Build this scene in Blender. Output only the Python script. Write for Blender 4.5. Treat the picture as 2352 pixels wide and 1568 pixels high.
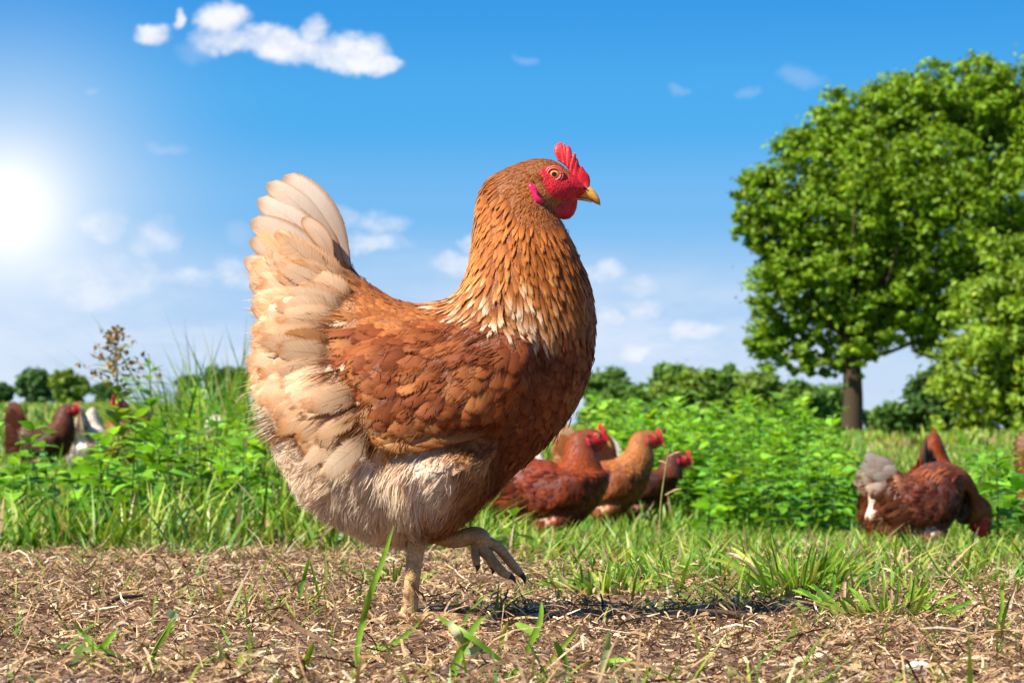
import bpy, math, random, time
import numpy as np
from mathutils import Vector
from mathutils.bvhtree import BVHTree
T0 = time.time()
for o in list(bpy.data.objects):
    bpy.data.objects.remove(o)
SC = bpy.context.scene
COL = SC.collection
R = np.random.default_rng(11)
random.seed(5)

# ------------------------------------------------------------------ camera
CAMH = 0.151; CAMD = 2.0
cam = bpy.data.cameras.new('camera'); camo = bpy.data.objects.new('camera', cam); COL.objects.link(camo)
camo.location = (0, -CAMD, CAMH); camo.rotation_euler = (math.radians(90), 0, 0)
cam.sensor_width = 36; cam.lens = 80.2; cam.shift_y = 0.106
cam.clip_start = 0.05; cam.clip_end = 3000
cam.dof.use_dof = True; cam.dof.focus_distance = 1.96; cam.dof.aperture_fstop = 22
SC.camera = camo
HZ = 1033.6; FD = 5237.0; CX = 1176.0          # picture frame of the photograph, used to measure the place
def W(dx, dy, t):                               # a measured direction at t metres from the camera
    return np.array([(dx - CX) * t / FD, t - CAMD, CAMH + (HZ - dy) * t / FD])

# ------------------------------------------------------------------ world
SUN_EL = math.radians(46); SUN_AZ = math.radians(-124)     # azimuth from +Y, clockwise; the sun stands high to the left, a little behind the camera
wd = bpy.data.worlds.new('World'); SC.world = wd; wd.use_nodes = True
nt = wd.node_tree; N = nt.nodes; Lk = nt.links; N.clear()
def node(tree, typ, **kw):
    n = tree.nodes.new(typ)
    for k, v in kw.items():
        setattr(n, k, v)
    return n
def mth(tree, op, a, b=None, c=None, clamp=False):
    n = tree.nodes.new('ShaderNodeMath'); n.operation = op; n.use_clamp = clamp
    for i, v in enumerate((a, b, c)):
        if v is None: continue
        if isinstance(v, (int, float)): n.inputs[i].default_value = v
        else: tree.links.new(v, n.inputs[i])
    return n.outputs[0]
def mrange(tree, v, a, b, c=0.0, d=1.0, smooth=True):
    n = tree.nodes.new('ShaderNodeMapRange'); n.interpolation_type = 'SMOOTHSTEP' if smooth else 'LINEAR'
    tree.links.new(v, n.inputs['Value'])
    for k, x in zip(('From Min', 'From Max', 'To Min', 'To Max'), (a, b, c, d)): n.inputs[k].default_value = x
    return n.outputs['Result']
def mixc(tree, f, a, b, mode='MIX'):
    n = tree.nodes.new('ShaderNodeMix'); n.data_type = 'RGBA'; n.blend_type = mode
    for i, v in ((0, f), (6, a), (7, b)):
        if isinstance(v, (int, float)): n.inputs[i].default_value = v
        elif isinstance(v, tuple): n.inputs[i].default_value = (*v[:3], 1)
        else: tree.links.new(v, n.inputs[i])
    return n.outputs[2]
def lin(r, g, b):
    f = lambda c: (c / 255 / 12.92) if c / 255 <= 0.04045 else ((c / 255 + 0.055) / 1.055) ** 2.4
    return (f(r), f(g), f(b))
tc = node(nt, 'ShaderNodeTexCoord')
sep = node(nt, 'ShaderNodeSeparateXYZ'); Lk.new(tc.outputs['Generated'], sep.inputs[0])
az = mth(nt, 'ARCTAN2', sep.outputs[0], sep.outputs[1])
el = mth(nt, 'ARCSINE', sep.outputs[2])
comb = node(nt, 'ShaderNodeCombineXYZ'); Lk.new(az, comb.inputs[0]); Lk.new(el, comb.inputs[1])
def wnoise(scale, detail, rough=0.55, off=0.0, sy=1.0):
    mp = node(nt, 'ShaderNodeMapping'); Lk.new(comb.outputs[0], mp.inputs[0])
    mp.inputs['Location'].default_value = (off, off * 0.7, off); mp.inputs['Scale'].default_value = (1, sy, 1)
    n = node(nt, 'ShaderNodeTexNoise'); n.inputs['Scale'].default_value = scale; n.inputs['Detail'].default_value = detail
    n.inputs['Roughness'].default_value = rough; Lk.new(mp.outputs[0], n.inputs['Vector'])
    return n
ramp = node(nt, 'ShaderNodeValToRGB'); r = ramp.color_ramp; r.interpolation = 'EASE'
stops = [(0.0, lin(204, 222, 246)), (0.03, lin(196, 218, 246)), (0.066, lin(168, 205, 244)), (0.105, lin(112, 184, 241)),
         (0.145, lin(66, 170, 238)), (0.20, lin(40, 150, 230)), (0.45, lin(32, 124, 210)), (1.0, lin(24, 92, 180))]
while len(r.elements) < len(stops): r.elements.new(0.5)
for e, (p, c) in zip(r.elements, stops): e.position = p; e.color = (*c, 1)
Lk.new(el, ramp.inputs[0])
sky = node(nt, 'ShaderNodeTexSky', sky_type='NISHITA'); sky.sun_disc = False
sky.sun_elevation = SUN_EL; sky.sun_rotation = SUN_AZ; sky.ozone_density = 3.0; sky.dust_density = 0.4
nish = mixc(nt, 1.0, sky.outputs[0], (0.10, 0.10, 0.10), 'MULTIPLY')
col = mixc(nt, 0.10, ramp.outputs[0], nish)
# cumulus: lumps given by bearing and height, warped by noise
wa = wnoise(20, 6, 0.6, 3.1); wb = wnoise(20, 6, 0.6, 8.7)
azw = mth(nt, 'MULTIPLY_ADD', mth(nt, 'SUBTRACT', wa.outputs[0], 0.5), 0.034, az)
elw = mth(nt, 'MULTIPLY_ADD', mth(nt, 'SUBTRACT', wb.outputs[0], 0.5), 0.026, el)
def blobs(lst):
    tot = None
    for (x, y, rx, ry) in lst:
        a = (x - CX) / FD; e = (HZ - y) / FD
        u = mth(nt, 'MULTIPLY', mth(nt, 'SUBTRACT', azw, a), FD / rx)
        v = mth(nt, 'MULTIPLY', mth(nt, 'SUBTRACT', elw, e), FD / ry)
        d = mth(nt, 'SUBTRACT', 1.0, mth(nt, 'ADD', mth(nt, 'MULTIPLY', u, u), mth(nt, 'MULTIPLY', v, v)))
        tot = d if tot is None else mth(nt, 'MAXIMUM', tot, d)
    return tot
fine = wnoise(42, 7, 0.62, 1.7, 1.5)
def dens(b, lo, hi, k):
    return mrange(nt, mth(nt, 'MULTIPLY_ADD', mth(nt, 'SUBTRACT', fine.outputs[0], 0.5), k, b), lo, hi)
dA = dens(blobs([(350, 102, 58, 28), (415, 72, 18, 24), (515, 75, 62, 52), (545, 110, 100, 42), (640, 112, 100, 46), (720, 75, 36, 44),
                 (740, 122, 130, 42), (812, 115, 80, 50), (868, 148, 60, 26)]), -0.2, 1.0, 2.2)
dF = dens(blobs([(480, 140, 75, 36), (385, 340, 66, 17), (1710, 234, 45, 24), (1835, 192, 64, 28), (1212, 128, 40, 16), (1545, 218, 40, 13), (215, 232, 24, 10), (560, 540, 48, 40)]), 0.0, 1.2, 1.0)
dB = dens(blobs([(270, 520, 52, 34), (375, 550, 56, 44), (800, 515, 50, 26), (870, 520, 70, 30), (840, 562, 110, 26), (1045, 612, 60, 24), (1385, 630, 58, 28),
                 (1480, 660, 56, 24), (1482, 710, 52, 20), (1398, 735, 30, 20), (545, 632, 60, 34), (430, 640, 70, 24), (225, 640, 160, 60),
                 (1090, 570, 40, 16), (1600, 770, 60, 20), (1465, 800, 40, 16)]), -0.5, 1.5, 3.0)
gen = wnoise(11, 6, 0.6, 5.3, 3.2)
lowband = mrange(nt, el, 0.10, 0.035)
dG = mth(nt, 'MULTIPLY', mrange(nt, gen.outputs[0], 0.42, 0.70), mth(nt, 'MULTIPLY', lowband, 0.8))
farcl = mth(nt, 'MULTIPLY', mrange(nt, wnoise(5, 7, 0.6, 9.3, 2.0).outputs[0], 0.56, 0.68), mth(nt, 'MULTIPLY', mrange(nt, el, 0.24, 0.40), 0.8))
shade = mrange(nt, fine.outputs[0], 0.35, 0.62)
white = mixc(nt, shade, lin(214, 224, 244), lin(250, 250, 253))
col = mixc(nt, dG, col, lin(222, 232, 250))
col = mixc(nt, mth(nt, 'MULTIPLY', dF, 0.24), col, lin(205, 218, 245))
col = mixc(nt, mth(nt, 'MULTIPLY', dB, 0.62), col, white)
col = mixc(nt, farcl, col, white)
col = mixc(nt, mth(nt, 'MULTIPLY', dA, 0.95), col, white)
# bright hazy glare low on the left
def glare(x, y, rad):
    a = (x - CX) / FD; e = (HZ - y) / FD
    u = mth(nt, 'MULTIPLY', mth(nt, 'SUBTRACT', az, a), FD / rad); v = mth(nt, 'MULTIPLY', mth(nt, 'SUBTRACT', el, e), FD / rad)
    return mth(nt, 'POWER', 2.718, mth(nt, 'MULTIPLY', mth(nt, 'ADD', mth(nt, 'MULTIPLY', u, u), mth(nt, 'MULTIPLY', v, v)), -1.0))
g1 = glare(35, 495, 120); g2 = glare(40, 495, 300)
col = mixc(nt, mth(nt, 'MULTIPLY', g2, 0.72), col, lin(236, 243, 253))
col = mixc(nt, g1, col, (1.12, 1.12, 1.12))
below = mrange(nt, el, -0.02, -0.002)
col = mixc(nt, below, lin(96, 110, 60), col)
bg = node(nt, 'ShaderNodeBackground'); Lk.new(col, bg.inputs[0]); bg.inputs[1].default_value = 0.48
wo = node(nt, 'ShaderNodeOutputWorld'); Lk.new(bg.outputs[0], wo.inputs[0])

# ------------------------------------------------------------------ sun
sl = bpy.data.lights.new('sun', 'SUN'); sl.energy = 4.8; sl.angle = math.radians(0.5); sl.color = (1.0, 0.95, 0.86)
so = bpy.data.objects.new('sun', sl); COL.objects.link(so); so.location = (-5, -3, 8)
sd = Vector((math.sin(SUN_AZ) * math.cos(SUN_EL), math.cos(SUN_AZ) * math.cos(SUN_EL), math.sin(SUN_EL)))
so.rotation_euler = sd.to_track_quat('Z', 'Y').to_euler()
SC.view_settings.view_transform = 'Standard'; SC.view_settings.look = 'None'
SC.view_settings.exposure = 1.13; SC.view_settings.gamma = 1.0; SC.view_settings.use_curve_mapping = False
SC.cycles.max_bounces = 6; SC.cycles.transparent_max_bounces = 16; SC.cycles.diffuse_bounces = 3

# ------------------------------------------------------------------ helpers
def sstep(a, b, x):
    t = np.clip((np.asarray(x, float) - a) / (b - a), 0, 1); return t * t * (3 - 2 * t)
def hash2(i, j, s):
    v = np.sin(i * 127.1 + j * 311.7 + s * 74.7) * 43758.5453; return v - np.floor(v)
def vnoise(x, y, s=0):
    x = np.asarray(x, float); y = np.asarray(y, float)
    i = np.floor(x); j = np.floor(y); f = x - i; g = y - j; f = f * f * (3 - 2 * f); g = g * g * (3 - 2 * g)
    return (hash2(i, j, s) * (1 - f) + hash2(i + 1, j, s) * f) * (1 - g) + (hash2(i, j + 1, s) * (1 - f) + hash2(i + 1, j + 1, s) * f) * g
def fbm(x, y, s=0, o=4):
    a = 0; w = 0.5; t = 0
    for k in range(o):
        a = a + w * vnoise(x * 2 ** k, y * 2 ** k, s + k); t += w; w *= 0.5
    return a / t
def polysd(px, py, poly):                       # signed distance to a polygon, positive inside
    px = np.asarray(px, float); py = np.asarray(py, float)
    d = np.full(px.shape, 1e9); ins = np.zeros(px.shape, bool); n = len(poly)
    for k in range(n):
        ax, ay = poly[k]; bx, by = poly[(k + 1) % n]
        ex, ey = bx - ax, by - ay
        t = np.clip(((px - ax) * ex + (py - ay) * ey) / (ex * ex + ey * ey + 1e-9), 0, 1)
        d = np.minimum(d, np.hypot(px - ax - t * ex, py - ay - t * ey))
        c = ((ay > py) != (by > py)) & (px < (bx - ax) * (py - ay) / (by - ay + 1e-12) + ax)
        ins ^= c
    return np.where(ins, d, -d)
def mesh(name, V, F, mat=None, parent=None, attrs=None, smooth=True, loc=None):
    """one mesh object; F is an int array (M,3|4) or a list of such"""
    V = np.asarray(V, np.float32).reshape(-1, 3)
    Fs = F if isinstance(F, list) else [F]
    Fs = [np.asarray(f, np.int32) for f in Fs if len(f)]
    me = bpy.data.meshes.new(name)
    me.vertices.add(len(V)); me.vertices.foreach_set('co', V.ravel())
    li = np.concatenate([f.ravel() for f in Fs]); tot = np.concatenate([np.full(len(f), f.shape[1], np.int32) for f in Fs])
    st = np.concatenate([[0], np.cumsum(tot)[:-1]]).astype(np.int32)
    me.loops.add(len(li)); me.loops.foreach_set('vertex_index', li)
    me.polygons.add(len(tot)); me.polygons.foreach_set('loop_start', st)
    me.polygons.foreach_set('use_smooth', np.full(len(tot), smooth))
    for k, a in (attrs or {}).items():
        a = np.asarray(a, np.float32)
        if a.ndim == 2:
            at = me.attributes.new(k, 'FLOAT_COLOR', 'POINT')
            at.data.foreach_set('color', np.concatenate([a, np.ones((len(a), 1), np.float32)], 1).ravel())
        else:
            at = me.attributes.new(k, 'FLOAT', 'POINT'); at.data.foreach_set('value', a)
    me.update(calc_edges=True); me.validate()
    if mat: me.materials.append(mat)
    o = bpy.data.objects.new(name, me); COL.objects.link(o)
    if parent is not None: o.parent = parent
    if loc is not None: o.location = loc
    return o
def empty(name, loc, label, cat, group=None, rz=0.0, scale=1.0):
    o = bpy.data.objects.new(name, None); COL.objects.link(o); o.location = loc; o.rotation_euler = (0, 0, rz); o.scale = (scale,) * 3
    o.empty_display_size = 0.05; tag(o, label, cat, group); return o
def tag(o, label=None, cat=None, group=None, kind=None):
    if label: o['label'] = label
    if cat: o['category'] = cat
    if group: o['group'] = group
    if kind: o['kind'] = kind
    return o
def gridfaces(nr, nc, off=0, wrap=False):
    a = np.arange(nr - 1)[:, None]; b = np.arange(nc if wrap else nc - 1)[None, :]
    b2 = (b + 1) % nc
    return (np.stack([a * nc + b, a * nc + b2, (a + 1) * nc + b2, (a + 1) * nc + b], -1).reshape(-1, 4) + off).astype(np.int32)
def catmull(P, per):
    P = np.asarray(P, float); n = len(P); out = []
    for i in range(n - 1):
        k = per[i] if hasattr(per, '__len__') else per
        p0 = P[max(i - 1, 0)]; p1 = P[i]; p2 = P[i + 1]; p3 = P[min(i + 2, n - 1)]
        t = (np.arange(k) / k)[:, None]
        out.append(0.5 * (2 * p1 + (p2 - p0) * t + (2 * p0 - 5 * p1 + 4 * p2 - p3) * t ** 2 + (3 * p1 - p0 - 3 * p2 + p3) * t ** 3))
    out.append(P[-1:]); return np.concatenate(out)
def tube(pts, rad, seg=10, per=5, squash=1.0):
    pr = catmull(np.c_[np.asarray(pts, float), np.asarray(rad, float)], per); P = pr[:, :3]; r_ = np.maximum(pr[:, 3], 1e-5)
    T = np.gradient(P, axis=0); T /= np.linalg.norm(T, axis=1)[:, None] + 1e-12
    up = np.array([0.0, 1.0, 0.03]); V = []
    for k in range(len(P)):
        a = np.cross(T[k], up); a /= np.linalg.norm(a) + 1e-12; b = np.cross(a, T[k])
        th = np.linspace(0, 2 * np.pi, seg, endpoint=False)
        V.append(P[k] + r_[k] * (np.cos(th)[:, None] * a + squash * np.sin(th)[:, None] * b))
    n = len(P); V = np.concatenate(V + [P[:1], P[-1:]])
    F4 = gridfaces(n, seg, 0, True)
    i = np.arange(seg); c0 = n * seg; c1 = c0 + 1
    F3 = np.concatenate([np.stack([np.full(seg, c0), (i + 1) % seg, i], 1), np.stack([np.full(seg, c1), (n - 1) * seg + i, (n - 1) * seg + (i + 1) % seg], 1)])
    return V, [F4, F3.astype(np.int32)]
def join(parts):
    Vs = []; Fs = []; off = 0
    for V, F in parts:
        for f in (F if isinstance(F, list) else [F]): Fs.append(np.asarray(f) + off)
        Vs.append(V); off += len(V)
    return np.concatenate(Vs), Fs

# ------------------------------------------------------------------ materials
def newmat(name):
    m = bpy.data.materials.new(name); m.use_nodes = True; t = m.node_tree; t.nodes.clear()
    out = t.nodes.new('ShaderNodeOutputMaterial'); return m, t, out
def attr(t, name, vec=False):
    n = t.nodes.new('ShaderNodeAttribute'); n.attribute_name = name
    return n.outputs['Color'] if vec else n.outputs['Fac']
def bsdf(t, base, rough=0.6, spec=0.3, trans=0.0, tcol=None, bump=None, bstr=0.3, bdist=0.001, sheen=0.0, sss=0.0):
    p = t.nodes.new('ShaderNodeBsdfPrincipled')
    if isinstance(base, tuple): p.inputs['Base Color'].default_value = (*base, 1)
    else: t.links.new(base, p.inputs['Base Color'])
    if isinstance(rough, (int, float)): p.inputs['Roughness'].default_value = rough
    else: t.links.new(rough, p.inputs['Roughness'])
    p.inputs['Specular IOR Level'].default_value = spec
    if sheen: p.inputs['Sheen Weight'].default_value = sheen
    if sss:
        p.inputs['Subsurface Weight'].default_value = sss; p.inputs['Subsurface Radius'].default_value = (1, .25, .12); p.inputs['Subsurface Scale'].default_value = 0.003
    b = None
    if bump is not None:
        b = t.nodes.new('ShaderNodeBump'); b.inputs['Strength'].default_value = bstr; b.inputs['Distance'].default_value = bdist
        t.links.new(bump, b.inputs['Height']); t.links.new(b.outputs[0], p.inputs['Normal'])
    if trans <= 0: return p.outputs[0]
    tr = t.nodes.new('ShaderNodeBsdfTranslucent')
    c = tcol if tcol is not None else base
    if isinstance(c, tuple): tr.inputs[0].default_value = (*c, 1)
    else: t.links.new(c, tr.inputs[0])
    mx = t.nodes.new('ShaderNodeMixShader'); mx.inputs[0].default_value = trans
    t.links.new(p.outputs[0], mx.inputs[1]); t.links.new(tr.outputs[0], mx.inputs[2]); return mx.outputs[0]
def tnoise(t, scale, detail=4, rough=0.55, vec=None, coord='Object', sc=None):
    n = t.nodes.new('ShaderNodeTexNoise'); n.inputs['Scale'].default_value = scale; n.inputs['Detail'].default_value = detail; n.inputs['Roughness'].default_value = rough
    if vec is None:
        c = t.nodes.new('ShaderNodeTexCoord'); vec = c.outputs[coord]
        if sc:
            mp = t.nodes.new('ShaderNodeMapping'); mp.inputs['Scale'].default_value = sc; t.links.new(vec, mp.inputs[0]); vec = mp.outputs[0]
    t.links.new(vec, n.inputs['Vector']); return n.outputs[0]
def colmat(name, rough=0.6, spec=0.3, trans=0.0, nscale=None, namp=0.3, bstr=0.3, bdist=0.001, sss=0.0, tgain=None):
    m, t, out = newmat(name); c = attr(t, 'col', True); bump = None
    if nscale:
        n = tnoise(t, nscale, 5); bump = n
        c = mixc(t, 1.0, c, None or mixc(t, mrange(t, n, 0.3, 0.7), (1 - namp,) * 3, (1 + namp,) * 3), 'MULTIPLY')
    tcol = None
    if tgain: tcol = mixc(t, 1.0, c, tgain, 'MULTIPLY')
    t.links.new(bsdf(t, c, rough, spec, trans, tcol, bump, bstr, bdist, sss=sss), out.inputs[0]); return m
def feathermat(name, trans, FRAY=1.0, amp=1.0):
    m, t, out = newmat(name); c = attr(t, 'col', True); u = attr(t, 'fu'); bc = attr(t, 'bc'); rid = attr(t, 'rid'); v = attr(t, 'fv')
    au = mth(t, 'ABSOLUTE', u)
    cb = t.nodes.new('ShaderNodeCombineXYZ'); t.links.new(mth(t, 'MULTIPLY', bc, 1.7), cb.inputs[0])
    t.links.new(mth(t, 'MULTIPLY', u, 0.7), cb.inputs[1]); t.links.new(mth(t, 'MULTIPLY', rid, 91.0), cb.inputs[2])
    n = tnoise(t, 1.0, 3, 0.65, cb.outputs[0])
    stre = mixc(t, mrange(t, n, 0.25, 0.75), tuple(1 - amp * q for q in (0.20, 0.24, 0.30)), tuple(1 + amp * q for q in (0.14, 0.16, 0.20)))
    c = mixc(t, 1.0, c, stre, 'MULTIPLY')
    shaft = mrange(t, au, 0.0, 0.08, 0.5 * (0.4 + 0.6 * amp), 0.0)
    c = mixc(t, mth(t, 'MULTIPLY', shaft, mrange(t, v, 1.0, 0.5)), c, mixc(t, 1.0, c, (0.5, 0.38, 0.28), 'MULTIPLY'))
    edge = mth(t, 'MAXIMUM', mrange(t, au, 0.62, 1.0), mrange(t, v, 0.86, 1.0))
    ew = attr(t, 'ew')
    c = mixc(t, mth(t, 'MULTIPLY', edge, ew), c, mixc(t, 1.0, c, (0.50, 0.36, 0.22), 'MULTIPLY'))
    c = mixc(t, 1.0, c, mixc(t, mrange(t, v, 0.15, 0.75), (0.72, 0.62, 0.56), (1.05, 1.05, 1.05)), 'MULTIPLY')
    sh = bsdf(t, c, 0.62, 0.14, trans, mixc(t, 1.0, c, (1.15, 1.0, 0.8), 'MULTIPLY'), n, 0.25 * amp, 0.0004)
    cf = t.nodes.new('ShaderNodeCombineXYZ'); t.links.new(mth(t, 'MULTIPLY', bc, 1.5), cf.inputs[0]); t.links.new(mth(t, 'MULTIPLY', u, 0.35), cf.inputs[1]); t.links.new(mth(t, 'MULTIPLY', rid, 53.0), cf.inputs[2])
    fr = tnoise(t, 1.0, 3, 0.7, cf.outputs[0])
    e = mth(t, 'MAXIMUM', au, mrange(t, v, 0.55, 1.0, 0.0, 1.0, False))
    al = mrange(t, mth(t, 'SUBTRACT', mth(t, 'MULTIPLY', mth(t, 'SUBTRACT', 1.0, e), FRAY), mth(t, 'SUBTRACT', fr, 0.36)), -0.03, 0.05)
    if FRAY < 3: al = mth(t, 'MULTIPLY', al, mrange(t, mth(t, 'ADD', v, mth(t, 'MULTIPLY', mth(t, 'SUBTRACT', fr, 0.5), 0.5)), 0.10, 0.34))
    tp = t.nodes.new('ShaderNodeBsdfTransparent'); mx = t.nodes.new('ShaderNodeMixShader')
    t.links.new(al, mx.inputs[0]); t.links.new(tp.outputs[0], mx.inputs[1]); t.links.new(sh, mx.inputs[2])
    t.links.new(mx.outputs[0], out.inputs[0]); return m
M = {}
M['feather'] = feathermat('feather', 0.12, 0.75); M['tailf'] = feathermat('tail_feather', 0.32, 0.9, 0.8); M['quill'] = feathermat('tail_quill_feather', 0.34, 4.0, 0.35)
M['strand'] = colmat('down_strand', 0.6, 0.2, 0.52)
M['skin'] = colmat('hen_skin', 0.5, 0.35, 0, 520, 0.35, 0.9, 0.0012)
M['bgf'] = colmat('hen_plumage', 0.6, 0.25, 0.12, 160, 0.25)
def redmat():
    m, t, out = newmat('comb_skin'); n = tnoise(t, 700, 5, 0.6); n2 = tnoise(t, 120, 4)
    c = mixc(t, mrange(t, n2, 0.3, 0.7), (0.50, 0.008, 0.014), (0.74, 0.030, 0.032))
    c = mixc(t, mth(t, 'MULTIPLY', mrange(t, tnoise(t, 320, 2), 0.66, 0.74), 0.6), c, (0.12, 0.01, 0.012))
    n3 = tnoise(t, 300, 4, 0.65)
    t.links.new(bsdf(t, c, 0.42, 0.4, 0.10, (0.8, 0.02, 0.02), mth(t, 'ADD', n, mth(t, 'MULTIPLY', n3, 0.8)), 0.45, 0.0010), out.inputs[0]); return m
M['red'] = redmat()
def beakmat():
    m, t, out = newmat('beak_horn'); n = tnoise(t, 90, 4, 0.6, sc=(1, 1, 3))
    c = mixc(t, mrange(t, n, 0.35, 0.65), (0.74, 0.36, 0.045), (0.46, 0.19, 0.04))
    c = mixc(t, 1.0, c, attr(t, 'col', True), 'MULTIPLY')
    t.links.new(bsdf(t, c, 0.33, 0.5, 0, None, tnoise(t, 500, 3), 0.15, 0.0005), out.inputs[0]); return m
M['beak'] = beakmat()
M['eye'] = colmat('eye', 0.06, 0.7)
def legmat():
    m, t, out = newmat('leg_scales')
    c = t.nodes.new('ShaderNodeTexCoord'); mp = t.nodes.new('ShaderNodeMapping'); mp.inputs['Scale'].default_value = (1, 1, 1.25); t.links.new(c.outputs['Object'], mp.inputs[0])
    v = t.nodes.new('ShaderNodeTexVoronoi'); v.feature = 'DISTANCE_TO_EDGE'; v.inputs['Scale'].default_value = 165; t.links.new(mp.outputs[0], v.inputs['Vector'])
    e = mrange(t, v.outputs['Distance'], 0.0, 0.10)
    base = mixc(t, mrange(t, tnoise(t, 60, 4), 0.35, 0.65), (0.58, 0.36, 0.15), (0.44, 0.26, 0.11))
    base = mixc(t, 1.0, base, attr(t, 'col', True), 'MULTIPLY')
    cc = mixc(t, mth(t, 'MULTIPLY_ADD', e, 0.45, 0.55), (0.20, 0.10, 0.045), base)
    t.links.new(bsdf(t, cc, 0.5, 0.35, 0, None, e, 0.5, 0.0008), out.inputs[0]); return m
M['leg'] = legmat()
def plain(name, c, rough=0.5, spec=0.4):
    m, t, out = newmat(name); n = tnoise(t, 300, 4)
    cc = mixc(t, mrange(t, n, 0.3, 0.7), tuple(x * 0.6 for x in c), tuple(x * 1.3 for x in c))
    t.links.new(bsdf(t, cc, rough, spec, 0, None, n, 0.2, 0.0004), out.inputs[0]); return m
M['claw'] = plain('claw_horn', (0.05, 0.032, 0.028)); M['lid'] = plain('eyelid', (0.55, 0.09, 0.07), 0.45)
M['lobe'] = plain('earlobe_skin', (0.72, 0.012, 0.10), 0.25, 0.6)
M['nostril'] = plain('nostril', (0.03, 0.012, 0.01))
M['leaf'] = colmat('leaf', 0.45, 0.35, 0.38, 60, 0.2, 0.2, 0.001, tgain=(1.25, 1.15, 0.5))
M['blade'] = colmat('grass_blade', 0.42, 0.4, 0.34, 140, 0.18, 0.2, 0.0005, tgain=(1.25, 1.1, 0.5))
M['tree'] = colmat('tree_leaf', 0.5, 0.3, 0.34, tgain=(1.3, 1.15, 0.4))
M['straw'] = colmat('straw', 0.75, 0.07, 0.08, 260, 0.3, 0.3, 0.0005)
M['soil'] = colmat('soil', 0.9, 0.15, 0, 55, 0.45, 0.9, 0.006)
M['bark'] = plain('bark', (0.055, 0.036, 0.020), 0.85, 0.2)
M['twig'] = plain('twig', (0.07, 0.042, 0.025), 0.8, 0.2)
M['stone'] = plain('pale_stone', (0.55, 0.5, 0.45), 0.7, 0.3)

# ------------------------------------------------------------------ ground
PR = ([-60, -6, 0.8, 2.0, 3.5, 4.5, 8, 20, 60, 92, 150, 420, 900], [0, 0, 0, -.05, -.105, -.112, -.095, .04, .42, .72, 1.2, 4, 9])
PL = ([-60, -6, 0.8, 2.0, 3.5, 4.5, 8, 20, 60, 92, 150, 420, 900], [0, 0, 0, -.04, -.06, -.06, -.03, .22, 1.1, 1.9, 3.1, 7, 14])
def gh(x, y, micro=True):
    x = np.asarray(x, float); y = np.asarray(y, float)
    a = sstep(-0.14, 0.10, x / np.maximum(y + 2.0, 0.6))
    z = np.interp(y, *PL) * (1 - a) + np.interp(y, *PR) * a
    if micro:
        near = 1 - sstep(5, 14, y)
        z = z + near * ((fbm(x * 6, y * 6, 3, 3) - 0.5) * 0.022 + (fbm(x * 26, y * 26, 9, 2) - 0.5) * 0.012)
        z = z + sstep(6, 30, y) * (fbm(x * 0.25, y * 0.25, 5, 2) - 0.5) * 0.12
        z = z - 0.004 * np.exp(-(((x + .09) / .1) ** 2 + (y / .1) ** 2))
    return z
def axis(lo, hi, step, far, ratio=1.13):
    a = list(np.arange(lo, hi, step)); s = step; p = a[-1]
    while p < far: s *= ratio; p += s; a.append(p)
    s = step; p = lo; b = []
    while p > -far if lo < 0 else p > -60:
        s *= ratio; p -= s; b.append(p)
        if lo == -1.3 and p < -40: break
    return np.array(b[::-1] + a)
gx = axis(-1.35, 1.35, 0.016, 700); gy = axis(-1.3, 3.2, 0.016, 900, 1.10)
def grassy(x, y):                               # 1 where green growth covers the soil
    left = sstep(-0.02, 0.28, (y - 2.25) + (fbm(x * 1.8, y * 1.8, 21, 3) - .5) * 1.9 - 0.10)
    d = fbm(x * 2.2 + 4, y * 2.2, 31, 3)
    right = sstep(0.50, 0.66, d + 0.18 * sstep(0.3, 2.0, y) + 0.16 * np.exp(-((y - 0.62) / 0.40) ** 2) * sstep(-.03, .03, x / (y + 2))) * sstep(-0.05, 0.25, y)
    a = sstep(-0.02, 0.06, x / (y + 2.0))
    return np.clip(left * (1 - a) + np.maximum(right * 0.75, left) * a, 0, 1)
X, Y = np.meshgrid(gx, gy)
Z = gh(X, Y)
gr = grassy(X, Y).ravel()[:, None]
soilc = np.array([0.16, 0.095, 0.060]) * (0.75 + 0.6 * fbm(X * 14, Y * 14, 2, 3).ravel()[:, None])
trk = np.exp(-((X / (Y + 2) - 0.168 - 0.0006 * (Y - 40)) / 0.02) ** 2) * sstep(14, 26, Y) * (1 - sstep(70, 110, Y))
grc = np.array([0.085, 0.15, 0.022]) * (0.8 + 0.5 * fbm(X * 1.5, Y * 1.5, 7, 3).ravel()[:, None])
grc = grc * (1 - trk.ravel()[:, None]) + np.array([0.34, 0.25, 0.12]) * trk.ravel()[:, None]
ground = mesh('ground', np.stack([X, Y, Z], -1), gridfaces(len(gy), len(gx)), M['soil'], attrs={'col': soilc * (1 - gr) + grc * gr})
tag(ground, 'brown trodden soil running out into green pasture', None, None, 'structure')

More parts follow.
